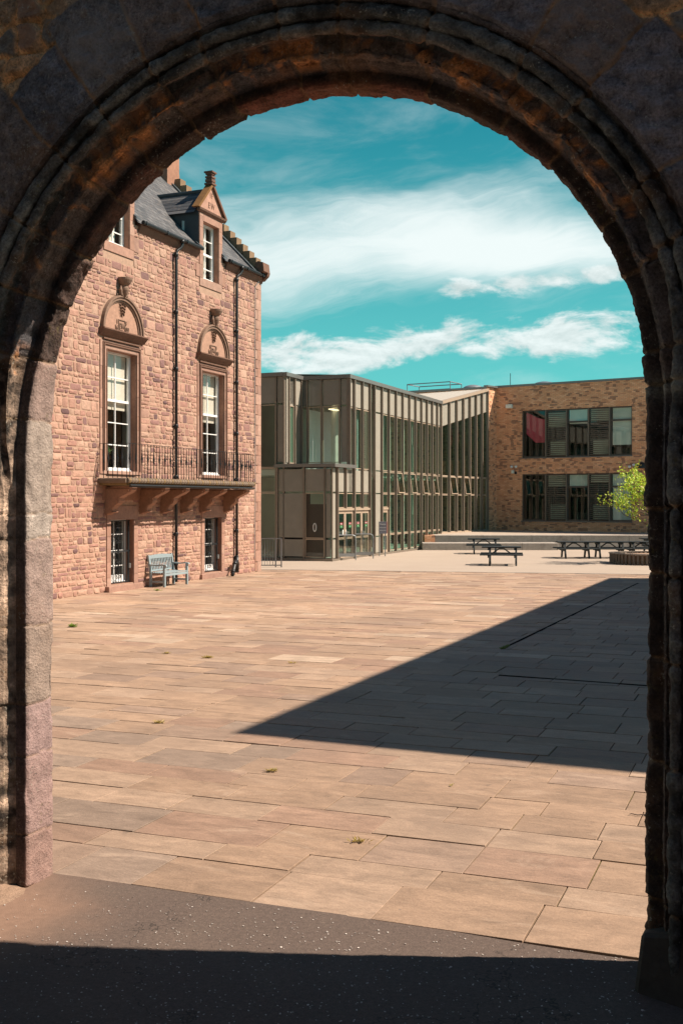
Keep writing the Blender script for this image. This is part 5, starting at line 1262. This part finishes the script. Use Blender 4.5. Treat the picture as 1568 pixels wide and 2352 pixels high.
g.tube([(x-.02, y, .01), (x+.02, y+.02, .015)], .004, 4); g.quad((x, y, .006), (x+.03, y+.01, .02), (x+.035, y+.03, .02), (x+.01, y+.03, .008)); g.quad((x-.02, y-.02, .006), (x+.01, y-.03, .01), (x+.01, y-.01, .012), (x-.01, y, .012)); tag(g.build('dead_leaf', m_dry), 'single curled dead leaf on the sunlit flagstones', 'leaf')
# fallen petals on the asphalt
g = MB(); rp = random.Random(12); placed = 0
while placed < 1500:
    X = rp.uniform(0, 1500); Y = rp.triangular(2030, 2600, 2185)
    x, y = gp(X, Y); q = Vector((x, y))-T0; 
    if q.dot(Vector((math.sin(R(20.5)), math.cos(R(20.5))))) > -.03: continue
    if X > 900 and Y < 2200 and rp.random() < .6: continue
    s = rp.uniform(.003, .0078); t = rp.uniform(0, 6.28); a = Vector((math.cos(t), math.sin(t), rp.uniform(-.2, .2)))*s; b = Vector((-math.sin(t), math.cos(t), rp.uniform(-.2, .5)))*s*.7; c = Vector((x, y, .004))
    v = rp.uniform(.6, 1); g.col((.70*v, .65*v, .60*v)); g.poly([c-a, c-a*.2-b, c+a*.8-b*.6, c+a, c+b, c-a*.5+b*.8]); placed += 1
o = g.build('fallen_petals', stonelike('petal', bump=.0, stain=0)); tag(o, 'small pale petals strewn over the asphalt', 'petals', None, 'stuff')
# houseplants behind the tall window
def houseplant(x, z, s, label, drop=0):
    M = Matrix.Translation((-3.0, 39.16, 0)) @ Matrix.Rotation(R(68), 4, 'Z'); t = thing('houseplant', label, 'houseplant', tuple(M @ Vector((x, .52, z)))); t.rotation_euler = (0, 0, R(68))
    g = MB(); g.lathe([(.09, 0), (.13, .22), (.13, .23)], (0, 0, 0), 12); g.build('pot', paint('terracotta', (.30, .12, .07), .8), t)
    r_ = random.Random(int(z*100)); g = MB(); st_ = MB()
    for i in range(11):
        th = r_.uniform(0, 6.28); L = s*r_.uniform(.5, 1); el_ = r_.uniform(.2, 1.3); tip = Vector((math.cos(th)*L*math.cos(el_), math.sin(th)*L*.5*math.cos(el_)-.05, .23+L*math.sin(el_))); st_.tube([(0, 0, .2), tip*.6+Vector((0, 0, .06)), tip], .006, 4)
        dv_ = Vector((math.cos(th), -.4, -.8)).normalized(); sd_ = Vector((-math.sin(th), .3, .1)).normalized(); n_ = 7
        for j in range(-3, 4):
            rt_ = tip+sd_*j*.02*s*2; d2 = (dv_+sd_*j*.28).normalized(); LL = s*.42*(1-.09*abs(j)); wv = sd_*.022*s*1.6; g.poly([rt_-wv, rt_+wv, rt_+d2*LL*.7+wv, rt_+d2*LL, rt_+d2*LL*.7-wv])
    st_.build('stem', m_weed, t); g.build('foliage', paint('plant_leaf', (.07, .16, .04), .4, 0, .3, 12), t)
houseplant(-9.35, 3.62, .62, 'leafy green houseplant low behind the left tall window')
houseplant(-9.62, 4.05, .55, 'palm like houseplant higher up behind the left tall window')
